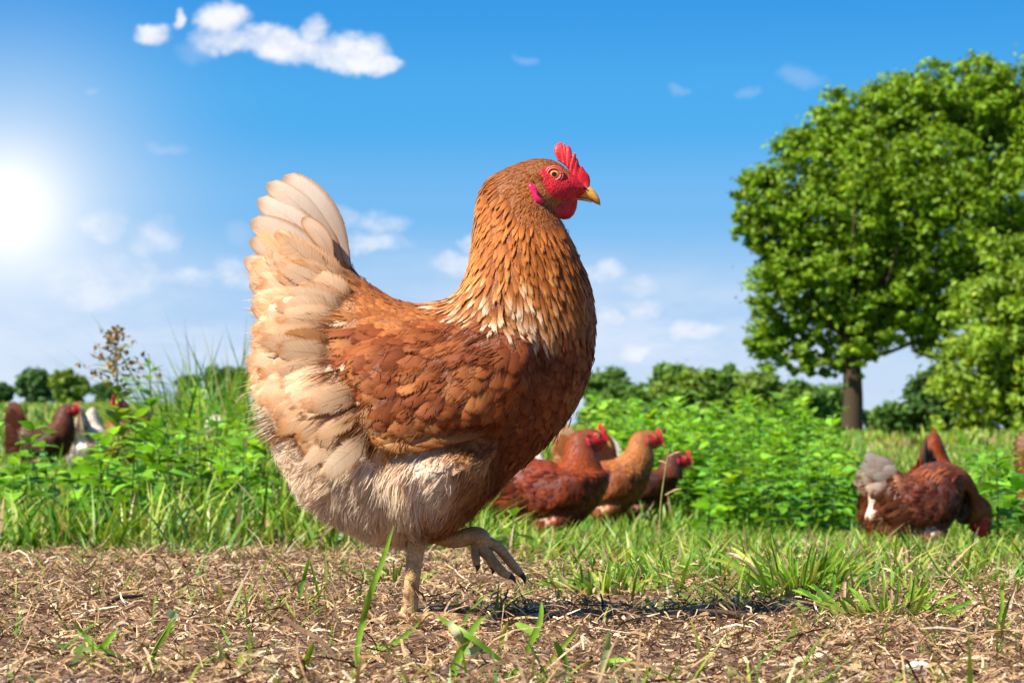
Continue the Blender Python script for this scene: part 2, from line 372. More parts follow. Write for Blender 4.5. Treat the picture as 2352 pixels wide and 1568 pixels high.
# ------------------------------------------------------------------ blades, straw, leaves
def blades(base, h, w, az_, lean, bend, colr, seg=4, tip=None):
    n = len(base); t = np.linspace(0, 1, seg + 1)[None, :]
    dr = np.stack([np.cos(az_), np.sin(az_)], 1)
    off = (lean[:, None] * t + bend[:, None] * t ** 2) * h[:, None]
    z = h[:, None] * t * (1 - 0.30 * np.clip(bend, 0, 1.5)[:, None] * t ** 1.5)
    c = np.stack([base[:, 0:1] + dr[:, 0:1] * off, base[:, 1:2] + dr[:, 1:2] * off, base[:, 2:3] + z], -1)
    fa = az_ + np.pi / 2 + R.normal(0, 0.7, n)
    sv = np.stack([np.cos(fa), np.sin(fa), np.zeros(n)], 1)[:, None, :]
    wt = (w[:, None] * np.clip(1.02 - t ** 2.2, 0.03, 1) * (0.75 + 0.5 * t * (1 - t) * 2))[:, :, None]
    V = np.stack([c - sv * wt, c + sv * wt], 2).reshape(-1, 3)
    k = np.arange(seg); f0 = np.stack([2 * k, 2 * k + 1, 2 * k + 3, 2 * k + 2], 1)
    F = (f0[None] + (np.arange(n) * 2 * (seg + 1))[:, None, None]).reshape(-1, 4)
    C = np.repeat(colr[:, None, :], seg + 1, 1)
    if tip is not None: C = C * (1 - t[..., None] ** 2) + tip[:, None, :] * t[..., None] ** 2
    return V, F, np.repeat(C, 2, 1).reshape(-1, 3)
G_LIT = np.array([0.17, 0.33, 0.016]); G_DK = np.array([0.05, 0.16, 0.010]); G_YE = np.array([0.42, 0.47, 0.07]); DRY = np.array([0.46, 0.32, 0.16])
def greens(n, dry=0.08, yel=0.2):
    a = R.random(n)[:, None]; c = G_DK * (1 - a) + G_LIT * a
    y = (R.random(n) < yel)[:, None] * R.uniform(0.3, 0.9, n)[:, None]; c = c * (1 - y) + G_YE * y
    d = (R.random(n) < dry)[:, None]; return np.where(d, DRY * R.uniform(.6, 1.2, n)[:, None], c)
def frus(n, y0, y1, m=0.5, p=1.0, x0=-1e9, x1=1e9):    # random ground points in the view wedge with margin m
    y = y0 + (y1 - y0) * R.random(n) ** p; hw = 0.235 * (y + 2) + m
    x = R.uniform(-1, 1, n) * hw
    return x, y
# straw litter
def straw(n, x, y, lo, hi, wlo, whi, colr, up=0.16, zoff=0.0):
    L = np.exp(R.uniform(math.log(lo), math.log(hi), n)); w = R.uniform(wlo, whi, n) * (0.6 + 0.4 * R.random(n))
    yaw = R.uniform(0, 2 * np.pi, n); pit = R.normal(0, up, n); cur = R.normal(0, 0.38, n); arc = R.normal(0.08, 0.24, n); roll = R.normal(0, 0.8, n)
    t = np.linspace(-0.5, 0.5, 4)[None]
    d = np.stack([np.cos(yaw) * np.cos(pit), np.sin(yaw) * np.cos(pit), np.sin(pit)], 1)
    s = np.stack([-np.sin(yaw), np.cos(yaw), 0 * yaw], 1)
    up_ = np.cross(d, s); s2 = s * np.cos(roll)[:, None] + up_ * np.sin(roll)[:, None]
    z = gh(x, y) + 0.002 + zoff + np.abs(np.sin(pit)) * L * 0.5 + R.exponential(0.003, n)
    c = np.stack([x, y, z], 1)
    P = c[:, None] + d[:, None] * (t * L[:, None])[..., None] + s[:, None] * (cur[:, None] * L[:, None] * (0.25 - t ** 2) * 1.6)[..., None]
    P = P + np.array([0, 0, 1.0]) * (arc[:, None] * L[:, None] * (0.25 - t ** 2) * 2)[..., None]
    wt = w[:, None] * np.array([0.6, 1, 1, 0.5])[None]
    V = np.stack([P - s2[:, None] * wt[..., None], P + s2[:, None] * wt[..., None]], 2).reshape(-1, 3)
    k = np.arange(3); f0 = np.stack([2 * k, 2 * k + 1, 2 * k + 3, 2 * k + 2], 1)
    F = (f0[None] + (np.arange(n) * 8)[:, None, None]).reshape(-1, 4)
    return V, F, np.repeat(colr, 8, 0)
def strawcol(n):
    a = R.random(n)
    pal = np.array([[0.50, 0.325, 0.165], [0.62, 0.45, 0.26], [0.32, 0.18, 0.095], [0.13, 0.070, 0.040], [0.72, 0.57, 0.38], [0.42, 0.245, 0.125]])
    k = R.choice(6, n, p=[.24, .17, .21, .20, .06, .12]); return pal[k] * R.uniform(0.7, 1.15, n)[:, None] * 0.92
SV = []
def addstraw(n, y0, y1, *a, thin=1.0, **k):
    x, y = frus(n, y0, y1, 0.35); keep = R.random(n) > np.maximum(grassy(x, y) * 0.85, 0.30 * sstep(.56, .68, fbm(x * 4.5, y * 4.5, 61, 3))); x, y = x[keep], y[keep]
    SV.append(straw(len(x), x, y, *a, strawcol(len(x)), **k))
addstraw(60000, -0.95, 1.0, 0.004, 0.024, 0.0004, 0.0012, up=0.34)
addstraw(14000, -0.95, 1.0, 0.003, 0.009, 0.0009, 0.0022, up=0.4)
addstraw(5500, -0.95, 1.0, 0.020, 0.060, 0.0004, 0.0013, up=0.24)
addstraw(40000, 1.0, 3.4, 0.006, 0.034, 0.0006, 0.0016, up=0.34)
addstraw(3000, 1.0, 3.4, 0.03, 0.07, 0.0006, 0.0016, up=0.26)
o = 0; Vs = []; Fs = []; Cs = []
for V, F, C in SV: Vs.append(V); Fs.append(F + o); Cs.append(C); o += len(V)
st = mesh('straw_litter', np.concatenate(Vs), np.concatenate(Fs), M['straw'], attrs={'col': np.concatenate(Cs)}, smooth=False)
tag(st, 'dry brown straw and chopped stalks littering the bare soil', 'straw', None, 'stuff')

def scatter_blades(name, sets, label, cat='grass'):
    o = 0; Vs = []; Fs = []; Cs = []
    for V, F, C in sets: Vs.append(V); Fs.append(F + o); Cs.append(C); o += len(V)
    ob = mesh(name, np.concatenate(Vs), np.concatenate(Fs), M['blade'], attrs={'col': np.concatenate(Cs)})
    return tag(ob, label, cat, None, 'stuff')
def clump_blades(n, y0, y1, hfun, wlo, whi, dens, m=0.5, p=1.0, dry=0.08, yel=0.2, lean=0.35, bend=0.5, xr=None):
    x, y = frus(n, y0, y1, m, p); k = R.random(n) < dens(x, y); x, y = x[k], y[k]; n = len(x)
    h = hfun(x, y) * np.minimum(np.exp(R.normal(0, 0.26, n)), 1.45); k = h > 0.012; x, y, h = x[k], y[k], h[k]; n = len(x)
    base = np.stack([x, y, gh(x, y) - 0.004], 1); c = greens(n, dry, yel)
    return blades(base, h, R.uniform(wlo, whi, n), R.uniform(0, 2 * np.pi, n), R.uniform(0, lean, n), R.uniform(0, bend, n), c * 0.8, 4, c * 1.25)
# sprouts poking through the litter
rs = clump_blades(15000, -0.9, 2.4, lambda x, y: 0.014 + 0.034 * R.random(len(x)) ** 2, 0.0008, 0.0019, lambda x, y: 0.08 + 0.7 * sstep(.47, .7, fbm(x * 5, y * 5, 44, 2)), dry=0.25, yel=0.45, lean=0.9, bend=0.9)
rp = clump_blades(30000, 0.0, 3.6, lambda x, y: 0.016 + 0.034 * R.random(len(x)) ** 1.5 + 0.02 * sstep(1.2, 3, y), 0.0010, 0.0034, lambda x, y: grassy(x, y), dry=0.16, yel=0.5, lean=1.0, bend=0.9)
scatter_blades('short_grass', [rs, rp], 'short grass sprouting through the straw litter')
# tall pasture on the far side of the trodden strip
def dxof(x, y): return CX + x / (y + 2) * FD
def tall(x, y):
    d = dxof(x, y); b = 0.10 + 0.12 * sstep(2.3, 4.5, y)
    b = b * (1 - 0.45 * (1 - sstep(320, 400, d)) * sstep(3.2, 4.2, y))
    L = b + 0.20 * sstep(4.5, 6.5, y) * sstep(330, 400, d) * (1 - sstep(640, 800, d)) + 0.10 * np.exp(-((d - 300) / 60) ** 2) * sstep(6, 7, y) * 0.5
    Rr = 0.05 + 0.03 * sstep(3, 6, y) + 0.10 * sstep(6, 9, y)
    a = sstep(980, 1240, d); return (L * (1 - a) + Rr * a) * (0.7 + 0.6 * fbm(x * 1.7, y * 1.7, 12, 2))
dn = lambda x, y: np.clip(grassy(x, y) * (0.35 + 0.9 * fbm(x * 1.3, y * 1.3, 17, 2)), 0, 1)
s1 = clump_blades(17000, 2.2, 4.2, tall, 0.0018, 0.0062, dn, 0.5, dry=.13, yel=.42, lean=.6, bend=.75)
s2 = clump_blades(20000, 4.0, 9.0, tall, 0.0025, 0.0075, dn, 0.6, dry=0.06, yel=.32, lean=.5, bend=.6)
s3 = clump_blades(2200, 3.0, 9.0, lambda x, y: tall(x, y) * 1.25, 0.003, 0.0075, dn, 0.5, dry=0.12, lean=0.25, bend=0.45)
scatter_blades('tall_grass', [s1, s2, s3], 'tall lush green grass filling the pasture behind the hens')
s4 = clump_blades(26000, 8.5, 30, lambda x, y: (0.16 + 0.12 * fbm(x * .7, y * .7, 3, 2)) * (1 - .5 * (1 - sstep(320, 420, dxof(x, y)))) * (1 - .6 * sstep(1960, 2010, dxof(x, y)) * (1 - sstep(2280, 2360, dxof(x, y)))), 0.006, 0.014, lambda x, y: 1.0 + 0 * x, 1.5, 1.3, dry=0.10, yel=0.4)
s5 = clump_blades(22000, 28, 140, lambda x, y: 0.16 + 0.12 * fbm(x * .2, y * .2, 3, 2), 0.02, 0.05, lambda x, y: 1.0 - 0.9 * np.exp(-((x / (y + 2) - 0.168 - 0.0006 * (y - 40)) / 0.02) ** 2), 5, 1.5, dry=0.12, yel=0.5)
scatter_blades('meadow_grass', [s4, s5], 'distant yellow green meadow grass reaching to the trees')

# broad leaf for nettles and weeds
def leafpatch(centers, dirs, ups, L, Wd, colr, fold=0.25, droop=0.3):
    """n ovate toothed leaves, 10 triangles each"""
    n = len(centers)
    s = np.cross(dirs, ups); s /= np.linalg.norm(s, axis=1)[:, None] + 1e-9; u2 = np.cross(s, dirs)
    prof = np.array([[0, 0.02], [0.22, 0.78], [0.45, 1.0], [0.72, 0.62], [1.0, 0.02]])
    V = []
    for (v, w) in prof:
        c = centers + dirs * (L * v)[:, None] - u2 * (L * droop * v * v)[:, None]
        e = s * (Wd * w)[:, None]; up_ = u2 * (Wd * w * fold)[:, None]
        V += [c - e + up_, c, c + e + up_]
    V = np.stack(V, 1).reshape(-1, 3)
    f = gridfaces(5, 3); F = (f[None] + (np.arange(n) * 15)[:, None, None]).reshape(-1, 4)
    return V, F, np.repeat(colr, 15, 0)
def nettle(x, y, z, h, nl, L0, colr, lean=(0, 0), yellow=0.0):
    """stem and opposite leaf pairs; returns leaf arrays and stem points"""
    k = np.arange(nl); f = (k + 0.6) / nl; hh = h * (0.12 + 0.88 * f)
    cx = x + lean[0] * f ** 1.5 * h; cy = y + lean[1] * f ** 1.5 * h
    C = []; D = []; L = []; cc = []
    for i in range(nl):
        a = R.uniform(0, 2 * np.pi) * 0.15 + (i % 2) * np.pi / 2 + x * 37
        for s in (0, np.pi):
            C.append([cx[i], cy[i], z + hh[i]]); el_ = R.uniform(-0.15, 0.5) + 0.5 * f[i] ** 4
            D.append([np.cos(a + s) * np.cos(el_), np.sin(a + s) * np.cos(el_), np.sin(el_)])
            L.append(L0 * (0.55 + 0.6 * math.sin(min(1, f[i] * 1.15) * 2.6) * (1 - 0.45 * f[i])) * R.uniform(.8, 1.2))
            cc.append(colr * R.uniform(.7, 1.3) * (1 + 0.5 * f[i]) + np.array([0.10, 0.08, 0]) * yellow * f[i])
    C = np.array(C); D = np.array(D); L = np.array(L)
    return C, D, L, np.array(cc), np.array([[x, y, z], [x + lean[0] * .35 * h, y + lean[1] * .35 * h, z + h * .5], [cx[-1], cy[-1], z + h]])
UPV = np.array([0, 0, 1.0])
def nettle_mass(name, pts, label, stem_r=0.0022, L0=0.055, col_=np.array([0.075, 0.215, 0.014])):
    parts = []; cols = []
    C, D, L, cc, stems = [], [], [], [], []
    for (x, y, h) in pts:
        c, d, l, k, sp = nettle(x, y, float(gh(x, y)), h, max(5, int(h / 0.030)), L0 * R.uniform(.8, 1.2), col_, (R.normal(0, .12), R.normal(0, .12)), R.random())
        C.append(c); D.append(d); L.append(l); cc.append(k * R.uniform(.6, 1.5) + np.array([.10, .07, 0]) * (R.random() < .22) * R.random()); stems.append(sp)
    C = np.concatenate(C); D = np.concatenate(D); L = np.concatenate(L); cc = np.concatenate(cc)
    V, F, K = leafpatch(C, D, np.tile(UPV, (len(C), 1)) + R.normal(0, .25, (len(C), 3)), L, L * 0.33, cc)
    parts.append((V, F)); cols.append(K)
    for sp in stems:
        v, f = tube(sp, [stem_r, stem_r * .8, stem_r * .4], 4, 3); parts.append((v, f)); cols.append(np.tile(np.array([[0.10, 0.15, 0.03]]), (len(v), 1)))
    V, F = join(parts)
    return tag(mesh(name, V, F, M['leaf'], attrs={'col': np.concatenate(cols)}), label, 'nettles', None, 'stuff')
pts = []
while len(pts) < 300:
    y = R.uniform(4.1, 7.6); dx = R.uniform(1400, 2010)
    if dx > 1930 and R.random() < .6: continue
    if dx < 1620 and y < 5.6: continue
    hh = (0.19 + 0.13 * sstep(4.2, 6.5, y)) * R.uniform(.75, 1.25) * (1 - 0.35 * sstep(1850, 2010, dx))
    pts.append(((dx - CX) * (y + 2) / FD, y, hh))
nettle_far = [((dx - CX) * (y + 2) / FD, y, h_) for dx, y, h_ in zip(R.uniform(1360, 1900, 170), R.uniform(7.6, 12.5, 170), R.uniform(.28, .50, 170))]
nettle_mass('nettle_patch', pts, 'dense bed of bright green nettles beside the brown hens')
nettle_mass('nettle_patch', nettle_far, 'taller pale green weeds behind the nettle bed below the hedgerow', L0=0.075, col_=np.array([0.10, 0.23, 0.02]))
pts = []
while len(pts) < 70:
    y = R.uniform(3.0, 6.0); dx = R.uniform(2150, 2480)
    if y < 4 and dx < 2260: continue
    pts.append(((dx - CX) * (y + 2) / FD, y, R.uniform(.16, .28)))
nettle_mass('nettle_patch', pts, 'green nettles at the frame edge behind the hen with the white tail')
pts = [((R.uniform(0, 640) - CX) * (y + 2) / FD, y, R.uniform(.13, .29)) for y in R.uniform(2.7, 6.8, 240)] + [((R.uniform(360, 620) - CX) * (y + 2) / FD, y, R.uniform(.26, .42)) for y in R.uniform(5.5, 8.5, 60)]
pts = [(x, y, h_ * (.55 if dxof(x, y) < 330 and y > 3.4 else 1.0)) for x, y, h_ in pts]
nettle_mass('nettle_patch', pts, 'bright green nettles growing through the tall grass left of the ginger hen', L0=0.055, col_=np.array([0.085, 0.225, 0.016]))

# ------------------------------------------------------------------ the hen, modelled at rest in its own measured side view
S = 2618.6                                       # measured units per metre at the hen
FX, FY = 940.0, 1430.0
def H(x, y, d=0.0): return np.stack(np.broadcast_arrays((np.asarray(x, float) - FX) / S, np.asarray(d, float), (FY - np.asarray(y, float)) / S), -1)
SEC = [  # top point, bottom point, half width in mm
    (700, 520, 680, 530, 3), (738, 545, 655, 610, 9), (782, 592, 645, 700, 19), (832, 642, 622, 800, 34), (888, 680, 628, 930, 54), (940, 698, 648, 1040, 68),
    (980, 700, 715, 1150, 78), (1010, 697, 835, 1222, 83), (1035, 688, 955, 1240, 85), (1056, 669, 1045, 1215, 84), (1070, 642, 1145, 1122, 81), (1078, 615, 1243, 1032, 76),
    (1083, 585, 1312, 952, 69), (1087, 555, 1354, 856, 61), (1090, 525, 1366, 758, 53), (1092, 500, 1356, 665, 46), (1096, 476, 1327, 590, 40), (1102, 450, 1300, 528, 34),
    (1117, 422, 1286, 505, 29), (1143, 399, 1276, 496, 25), (1186, 379, 1284, 487, 21), (1230, 367, 1299, 478, 18.5), (1264, 369, 1312, 468, 16), (1290, 381, 1322, 460, 13.5),
    (1315, 402, 1331, 455, 10.5), (1335, 421, 1339, 452, 7.5), (1346, 432, 1346, 448, 4)]
WING = [(1235, 790), (1222, 900), (1170, 988), (1040, 1004), (960, 1030), (885, 1042), (850, 1015), (838, 960), (800, 905), (800, 825), (900, 765), (1030, 742), (1150, 742)]
THIGH = [(905, 1050), (1040, 1015), (1150, 1020), (1150, 1110), (1060, 1235), (985, 1255), (935, 1240), (890, 1130)]
TAILP = [(300, 380), (700, 395), (772, 555), (822, 640), (790, 700), (752, 770), (768, 850), (828, 920), (842, 992), (300, 1000)]
FLUFF = [(500, 985), (860, 990), (893, 1048), (950, 1040), (965, 1120), (985, 1320), (500, 1320)]
NECK = [(1040, 672), (1085, 702), (1160, 722), (1240, 742), (1290, 742), (1325, 690), (1330, 600), (1292, 515), (1240, 505), (1205, 470), (1200, 440), (1150, 380), (1040, 420)]
c1 = lambda x, y: (1033.6 + x / 5.461, 287.1 + y / 5.461)
FACE = [c1(*p) for p in [(1105, 640), (1150, 590), (1230, 552), (1320, 548), (1395, 570), (1440, 640), (1510, 690), (1500, 560), (1560, 560), (1700, 700), (1780, 800), (1700, 900), (1600, 960), (1420, 960), (1320, 965), (1240, 905), (1185, 840), (1150, 750)]]
secs = catmull([s for s in SEC], [4] * 4 + [7] * 13 + [10] * 9); NS = len(secs); NA = 84
th = np.linspace(0, 2 * np.pi, NA, endpoint=False)
cT = np.cos(th)[None]; sT = np.sin(th)[None]
Tx, Ty, Bx, By, Wd_ = [secs[:, k][:, None] for k in range(5)]
bx = (Tx + Bx) / 2 + (Tx - Bx) / 2 * cT; by = (Ty + By) / 2 + (Ty - By) / 2 * cT
bd = np.sign(sT) * np.abs(sT) ** 0.92 * Wd_ / 1000
def bulge(x, y):
    w = 0.015 * sstep(-2, 30, polysd(x, y, WING)) * (1 - 0.5 * sstep(830, 760, y))
    t = 0.022 * sstep(-10, 66, polysd(x, y, THIGH)); f = 0.005 * sstep(0, 60, polysd(x, y, FLUFF))
    return w + t + f
eyeD = c1(1302, 655)
soc = np.exp(-(((bx - eyeD[0]) / 24) ** 2 + ((by - eyeD[1]) / 20) ** 2))
bd = bd + np.sign(sT) * (bulge(bx, by) * sstep(0.1, 0.6, np.abs(sT)) - 0.0012 * soc)
BV = H(bx, by, bd).reshape(-1, 3)
BV = np.concatenate([BV, H(secs[0, 0] * .5 + secs[0, 2] * .5, secs[0, 1] * .5 + secs[0, 3] * .5, 0)[None], H(1349, 441, 0)[None]])
i_ = np.arange(NA); n0 = NS * NA
BF = [gridfaces(NS, NA, 0, True), np.concatenate([np.stack([np.full(NA, n0), (i_ + 1) % NA, i_], 1), np.stack([np.full(NA, n0 + 1), (NS - 1) * NA + i_, (NS - 1) * NA + (i_ + 1) % NA], 1)])]
bvh = BVHTree.FromPolygons([tuple(v) for v in BV], [tuple(f) for F in BF for f in F])
ctr_flip = 1
def near(p):
    co, nn, idx, di = bvh.find_nearest(p)
    return np.array(co), np.array(nn)
# make normals point outwards
_c, _n = near((-0.0, -0.3, 0.2))
if _n[1] > 0:
    BF = [f[:, ::-1].copy() for f in BF]; bvh = BVHTree.FromPolygons([tuple(v) for v in BV], [tuple(f) for F in BF for f in F])
def surfd(x, y):                                 # depth of the near flank at a side view point
    h = bvh.ray_cast(Vector(((x - FX) / S, -0.5, (FY - y) / S)), Vector((0, 1, 0)))
    return h[0].y if h[0] is not None else 0.0
FLOW = np.array([(680, 480, -.45, -1), (640, 600, -.75, -.75), (650, 700, -1, -.30), (650, 800, -1, .05), (650, 900, -1, .25), (720, 960, -1, .3), (760, 620, -.75, -.75), (850, 680, -.9, -.45),
    (950, 715, -1, -.1), (1030, 720, -1, .05), (800, 800, -1, .1), (900, 850, -.95, .35), (1000, 900, -.8, .6), (1100, 900, -.6, .8), (1200, 850, -.35, .95), (950, 980, -.95, .45), (1050, 800, -.9, .5),
    (1300, 850, -.3, 1), (1350, 760, -.15, 1), (1355, 680, .15, 1), (1330, 610, .3, 1), (1100, 560, -.1, 1), (1095, 650, -.35, .95), (1180, 560, .05, 1), (1250, 600, .3, 1), (1285, 680, .35, .95), (1160, 680, .08, 1), (1230, 690, .25, 1),
    (1090, 480, -.15, 1), (1120, 430, -.55, .8), (1180, 400, -.85, .5), (1240, 380, -1, .25), (1270, 390, -.9, -.1), (1200, 470, -.25, 1), (1260, 520, .3, 1), (1100, 1050, -.6, .7), (1250, 1000, -.6, .8), (1050, 1130, -.3, 1),
    (960, 1100, -.3, 1), (980, 1220, .0, 1), (1150, 1100, -.5, .8), (680, 1030, -1, .35), (750, 1080, -.75, .65), (700, 1120, -.7, .7), (830, 1150, -.35, 1), (880, 1210, -.2, 1), (1220, 440, -.9, .5), (1250, 460, -.6, .8)], float)
FLOW[:, 2:] /= np.linalg.norm(FLOW[:, 2:], axis=1)[:, None]
def flow(x, y):
    d = (FLOW[:, 0] - x) ** 2 + (FLOW[:, 1] - y) ** 2; w = 1 / (d + 300) ** 1.6
    v = (FLOW[:, 2:] * w[:, None]).sum(0); v /= np.linalg.norm(v) + 1e-9
    return np.array([v[0], 0, -v[1]])
def zones(x, y):
    """zone name per point"""
    z = np.full(x.shape, 'breast', dtype=object)
    z[polysd(x, y, WING) > 0] = 'wing'
    z[(y < 760) & (x < 1100) & (x > 820)] = 'back'
    z[(x < 860) & (x >= 660) & (y < 985) & (polysd(x, y, WING) < 0)] = 'rump'
    z[polysd(x, y, TAILP) + (hash2(x, y, 5) - .5) * 95 - 8 > 0] = 'tail'
    z[polysd(x, y, THIGH) > -12] = 'thigh'
    z[polysd(x, y, FLUFF) > 0] = 'fluff'
    z[polysd(x, y, NECK) > 0] = 'neck'
    z[(y < 505) & (x > 1165) & (polysd(x, y, NECK) < 22)] = 'head'
    z[(y < 392) & (x > 1140)] = 'head'
    z[polysd(x, y, FACE) > 0] = 'face'
    return z
def features(x, y, rnd):
    """creaminess, goldness, tone of plumage at a side view point"""
    n = fbm(x / 38, y / 38, 3, 3); n2 = fbm(x / 90, y / 90, 13, 2)
    cr = 0.92 * sstep(-52, 40, polysd(x, y, TAILP) + (n - .5) * 60 + (rnd - .5) * 55) * (1 - 0.55 * sstep(-30, 40, (x - 640) - (y - 520) * 0.75) * sstep(760, 640, y))
    cr = np.maximum(cr, 0.98 * sstep(-25, 40, polysd(x, y, FLUFF)))
    cr = np.maximum(cr, 1.0 * np.exp(-(((x - 985) / 100) ** 2 + ((y - 1120) / 125) ** 2) ** 1.5))
    cr = np.maximum(cr, 0.56 * sstep(-10, 45, polysd(x, y, THIGH)))
    cr = np.maximum(cr, 0.5 * sstep(30, -40, np.hypot(x - 885, (y - 1020) * 1.4) - 40))
    go = sstep(-18, 18, polysd(x, y, NECK)); go = np.maximum(go, 0.85 * ((y < 470) & (x > 1100)))
    cr = np.maximum(cr, 0.10 * rnd + 0.12 * (n2 > .6) * (go < .2))
    tone = (0.80 + 0.40 * rnd) * (0.55 + 0.9 * n2)  # random feather and patch tone, range widened to put shadow contrast into the colour
    tone = tone * (1 - 0.22 * sstep(1250, 1340, x) * sstep(560, 620, y))  # shade on the breast front painted into the tone
    return cr, go, tone
ZP = {  # spacing, length, half width, pointedness, lift at tip, edge darkness   (mm)
    'head': (1.9, 11, 1.5, 1.0, 0.8, 0.1), 'neck': (3.7, 34, 3.9, 1.0, 2.2, 0.35), 'breast': (7.0, 24, 9.0, 0.12, 1.8, 0.8), 'back': (5.0, 18, 6.8, 0.15, 1.4, 0.8),
    'wing': (9.2, 37, 11.4, 0.12, 2.3, 0.8), 'rump': (8.2, 38, 11.5, 0.15, 2.0, 0.5), 'tail': (6.2, 60, 13.5, 0.25, 0.9, 0.5), 'thigh': (5.4, 21, 6.6, 0.35, 1.5, 0.15)}
VR = np.array([0, .16, .34, .52, .68, .81, .91, 1.0]); UR = np.array([-1, -.55, 0, .55, 1.0])
def profile(v, pt):
    base = np.clip(v / 0.3, 0, 1) ** 0.6
    t = np.clip((v - 0.42) / 0.58, 0, 1)
    rnd = np.sqrt(np.clip(1 - t ** 2.6, 0, 1)); sharp = np.clip(1 - t, 0, 1) ** 0.75
    return np.maximum(base * (rnd * (1 - pt) + sharp * pt), 0.04)
def wlim(x, y):                                  # tail coverts root on the flanks of the fin, not on its edge
    return max(0.004, 0.45 * (0.004 + 0.00016 * max(y - 560, 0)))
def make_plumage(dens, seed, vr=VR, ur=UR):
    rr = np.random.default_rng(seed)
    quad = BF[0]; tri = np.concatenate([quad[:, [0, 1, 2]], quad[:, [0, 2, 3]]])
    A, B, Cc = BV[tri[:, 0]], BV[tri[:, 1]], BV[tri[:, 2]]
    ar = np.linalg.norm(np.cross(B - A, Cc - A), axis=1); ar /= ar.sum()
    NCAND = int(90000 * max(dens, .35)); ti = rr.choice(len(tri), NCAND, p=ar); u = rr.random(NCAND); v = rr.random(NCAND); f = u + v > 1; u[f] = 1 - u[f]; v[f] = 1 - v[f]
    P = A[ti] + (B - A)[ti] * u[:, None] + (Cc - A)[ti] * v[:, None]
    # extra candidates on the head, whose feathers are tiny
    hx = P[:, 0] * S + FX; hy = FY - P[:, 2] * S; zn = zones(hx, hy)
    cell = {}; out = {}
    keepi = []
    k = 1 / math.sqrt(dens)
    for i in range(NCAND):
        zname = zn[i]
        if zname not in ZP: continue
        if zname == 'tail' and (hy[i] < 640 + 30 * ((i * 7919) % 97) / 97 or abs(near(P[i])[1][1]) < 0.5): continue
        r_ = ZP[zname][0] * k / 1000 * 0.92
        if zname == 'neck': r_ *= 0.75 + 0.5 * min(max((hy[i] - 420) / 280, 0), 1)
        p = P[i]; key = (int(p[0] // .009), int(p[1] // .009), int(p[2] // .009)); ok = True
        for a in (-1, 0, 1):
            for b in (-1, 0, 1):
                for c in (-1, 0, 1):
                    for q in cell.get((key[0] + a, key[1] + b, key[2] + c), ()):
                        if abs(q[0] - p[0]) < r_ and abs(q[1] - p[1]) < r_ and (q[0] - p[0]) ** 2 + (q[1] - p[1]) ** 2 + (q[2] - p[2]) ** 2 < r_ * r_: ok = False; break
                    if not ok: break
                if not ok: break
            if not ok: break
        if ok: cell.setdefault(key, []).append(p); keepi.append(i)
    G = {}
    nr, nc = len(vr), len(ur)
    for i in keepi:
        zname = zn[i]; sp, L, Wm, pt, lift, ew = ZP[zname]
        L = L * k ** .35 * rr.uniform(.82, 1.18); Wm = Wm * k ** .55 * rr.uniform(.85, 1.15); x, y = hx[i], hy[i]
        if zname == 'neck':
            q = min(max((y - 420) / 280, 0), 1); L *= 0.55 + 0.6 * q; Wm *= 0.7 + 0.55 * q; pt = 0.95 - 0.25 * q
        if zname == 'head': L *= 0.75 + 0.9 * min(max((1260 - x) / 80, 0), 1)
        if zname == 'tail': q = min(max((y - 560) / 300, 0), 1); L *= 1.12 - 0.15 * q
        L /= 1000; Wm /= 1000; lift /= 1000
        fl = flow(x, y); ang = rr.normal(0, .11 if zname != 'head' else .2)
        if zname in ('wing', 'thigh'): ang *= 1.25
        if zname == 'tail': ang = rr.normal(0, .17); L *= rr.uniform(.7, 1.1); Wm *= rr.uniform(.7, 1.15)
        fl = np.array([fl[0] * math.cos(ang) - fl[2] * math.sin(ang), 0, fl[0] * math.sin(ang) + fl[2] * math.cos(ang)])
        if zname == 'tail':                      # tips end along the trailing edge of the tail
            yt = y - fl[2] * L * S; ed = np.interp(yt, [480, 540, 600, 650, 720, 790, 870, 940, 985, 1040], [580, 578, 566, 580, 588, 577, 571, 603, 640, 700]) + rr.uniform(0, 26)
            lm = (x - ed) / max(-fl[0], .3) / S
            if lm < .022: continue
            if lm < L: Wm *= max(.8, (lm / L) ** .3); L = lm
        p = P[i].copy(); _, n_ = near(p); straight = zname == 'tail'
        pts_ = []; nrm = []; pv = 0.0
        d = fl - n_ * fl.dot(n_); dn_ = np.linalg.norm(d); d = d / dn_ if dn_ > 1e-4 else fl
        if straight:                             # tail coverts stand as upright blades beside the fin
            sy = math.copysign(1.0, p[1]); d = fl + np.array([0, sy * 0.05, 0]) + 0.2 * (d - fl); d /= np.linalg.norm(d); n_ = np.array([n_[0] * .25, sy, n_[2] * .25]); n_ /= np.linalg.norm(n_); p = p + n_ * .001 * (0.3 + 1.2 * rr.random())
        for v in vr:
            p = p + d * (v - pv) * L; pv = v
            if not straight and v > 0:
                p, n2 = near(p); n_ = n_ * 0.4 + n2 * 0.6; n_ /= np.linalg.norm(n_)
                d2 = fl - n_ * fl.dot(n_); q = np.linalg.norm(d2)
                if q > 0.15: d = d2 / q
            pts_.append(p.copy()); nrm.append(n_.copy())
        pts_ = np.array(pts_); nrm = np.array(nrm)
        tl = lift * rr.uniform(.6, 1.3)
        pts_ = pts_ + nrm * (-0.0012 + (tl + 0.0012) * vr ** 0.9)[:, None]
        tg = np.gradient(pts_, axis=0); side = np.cross(nrm, tg); side /= np.linalg.norm(side, axis=1)[:, None] + 1e-9
        rol = rr.normal(0, .05 if zname == 'tail' else .14); side = side * math.cos(rol) + nrm * math.sin(rol)
        wv = profile(vr, pt) * Wm
        cup = (-0.10 if zname == 'tail' else -0.22) * wv[:, None] * (ur[None] ** 2)
        Vv = pts_[:, None] + side[:, None] * (wv[:, None] * ur[None])[..., None] + nrm[:, None] * cup[..., None]
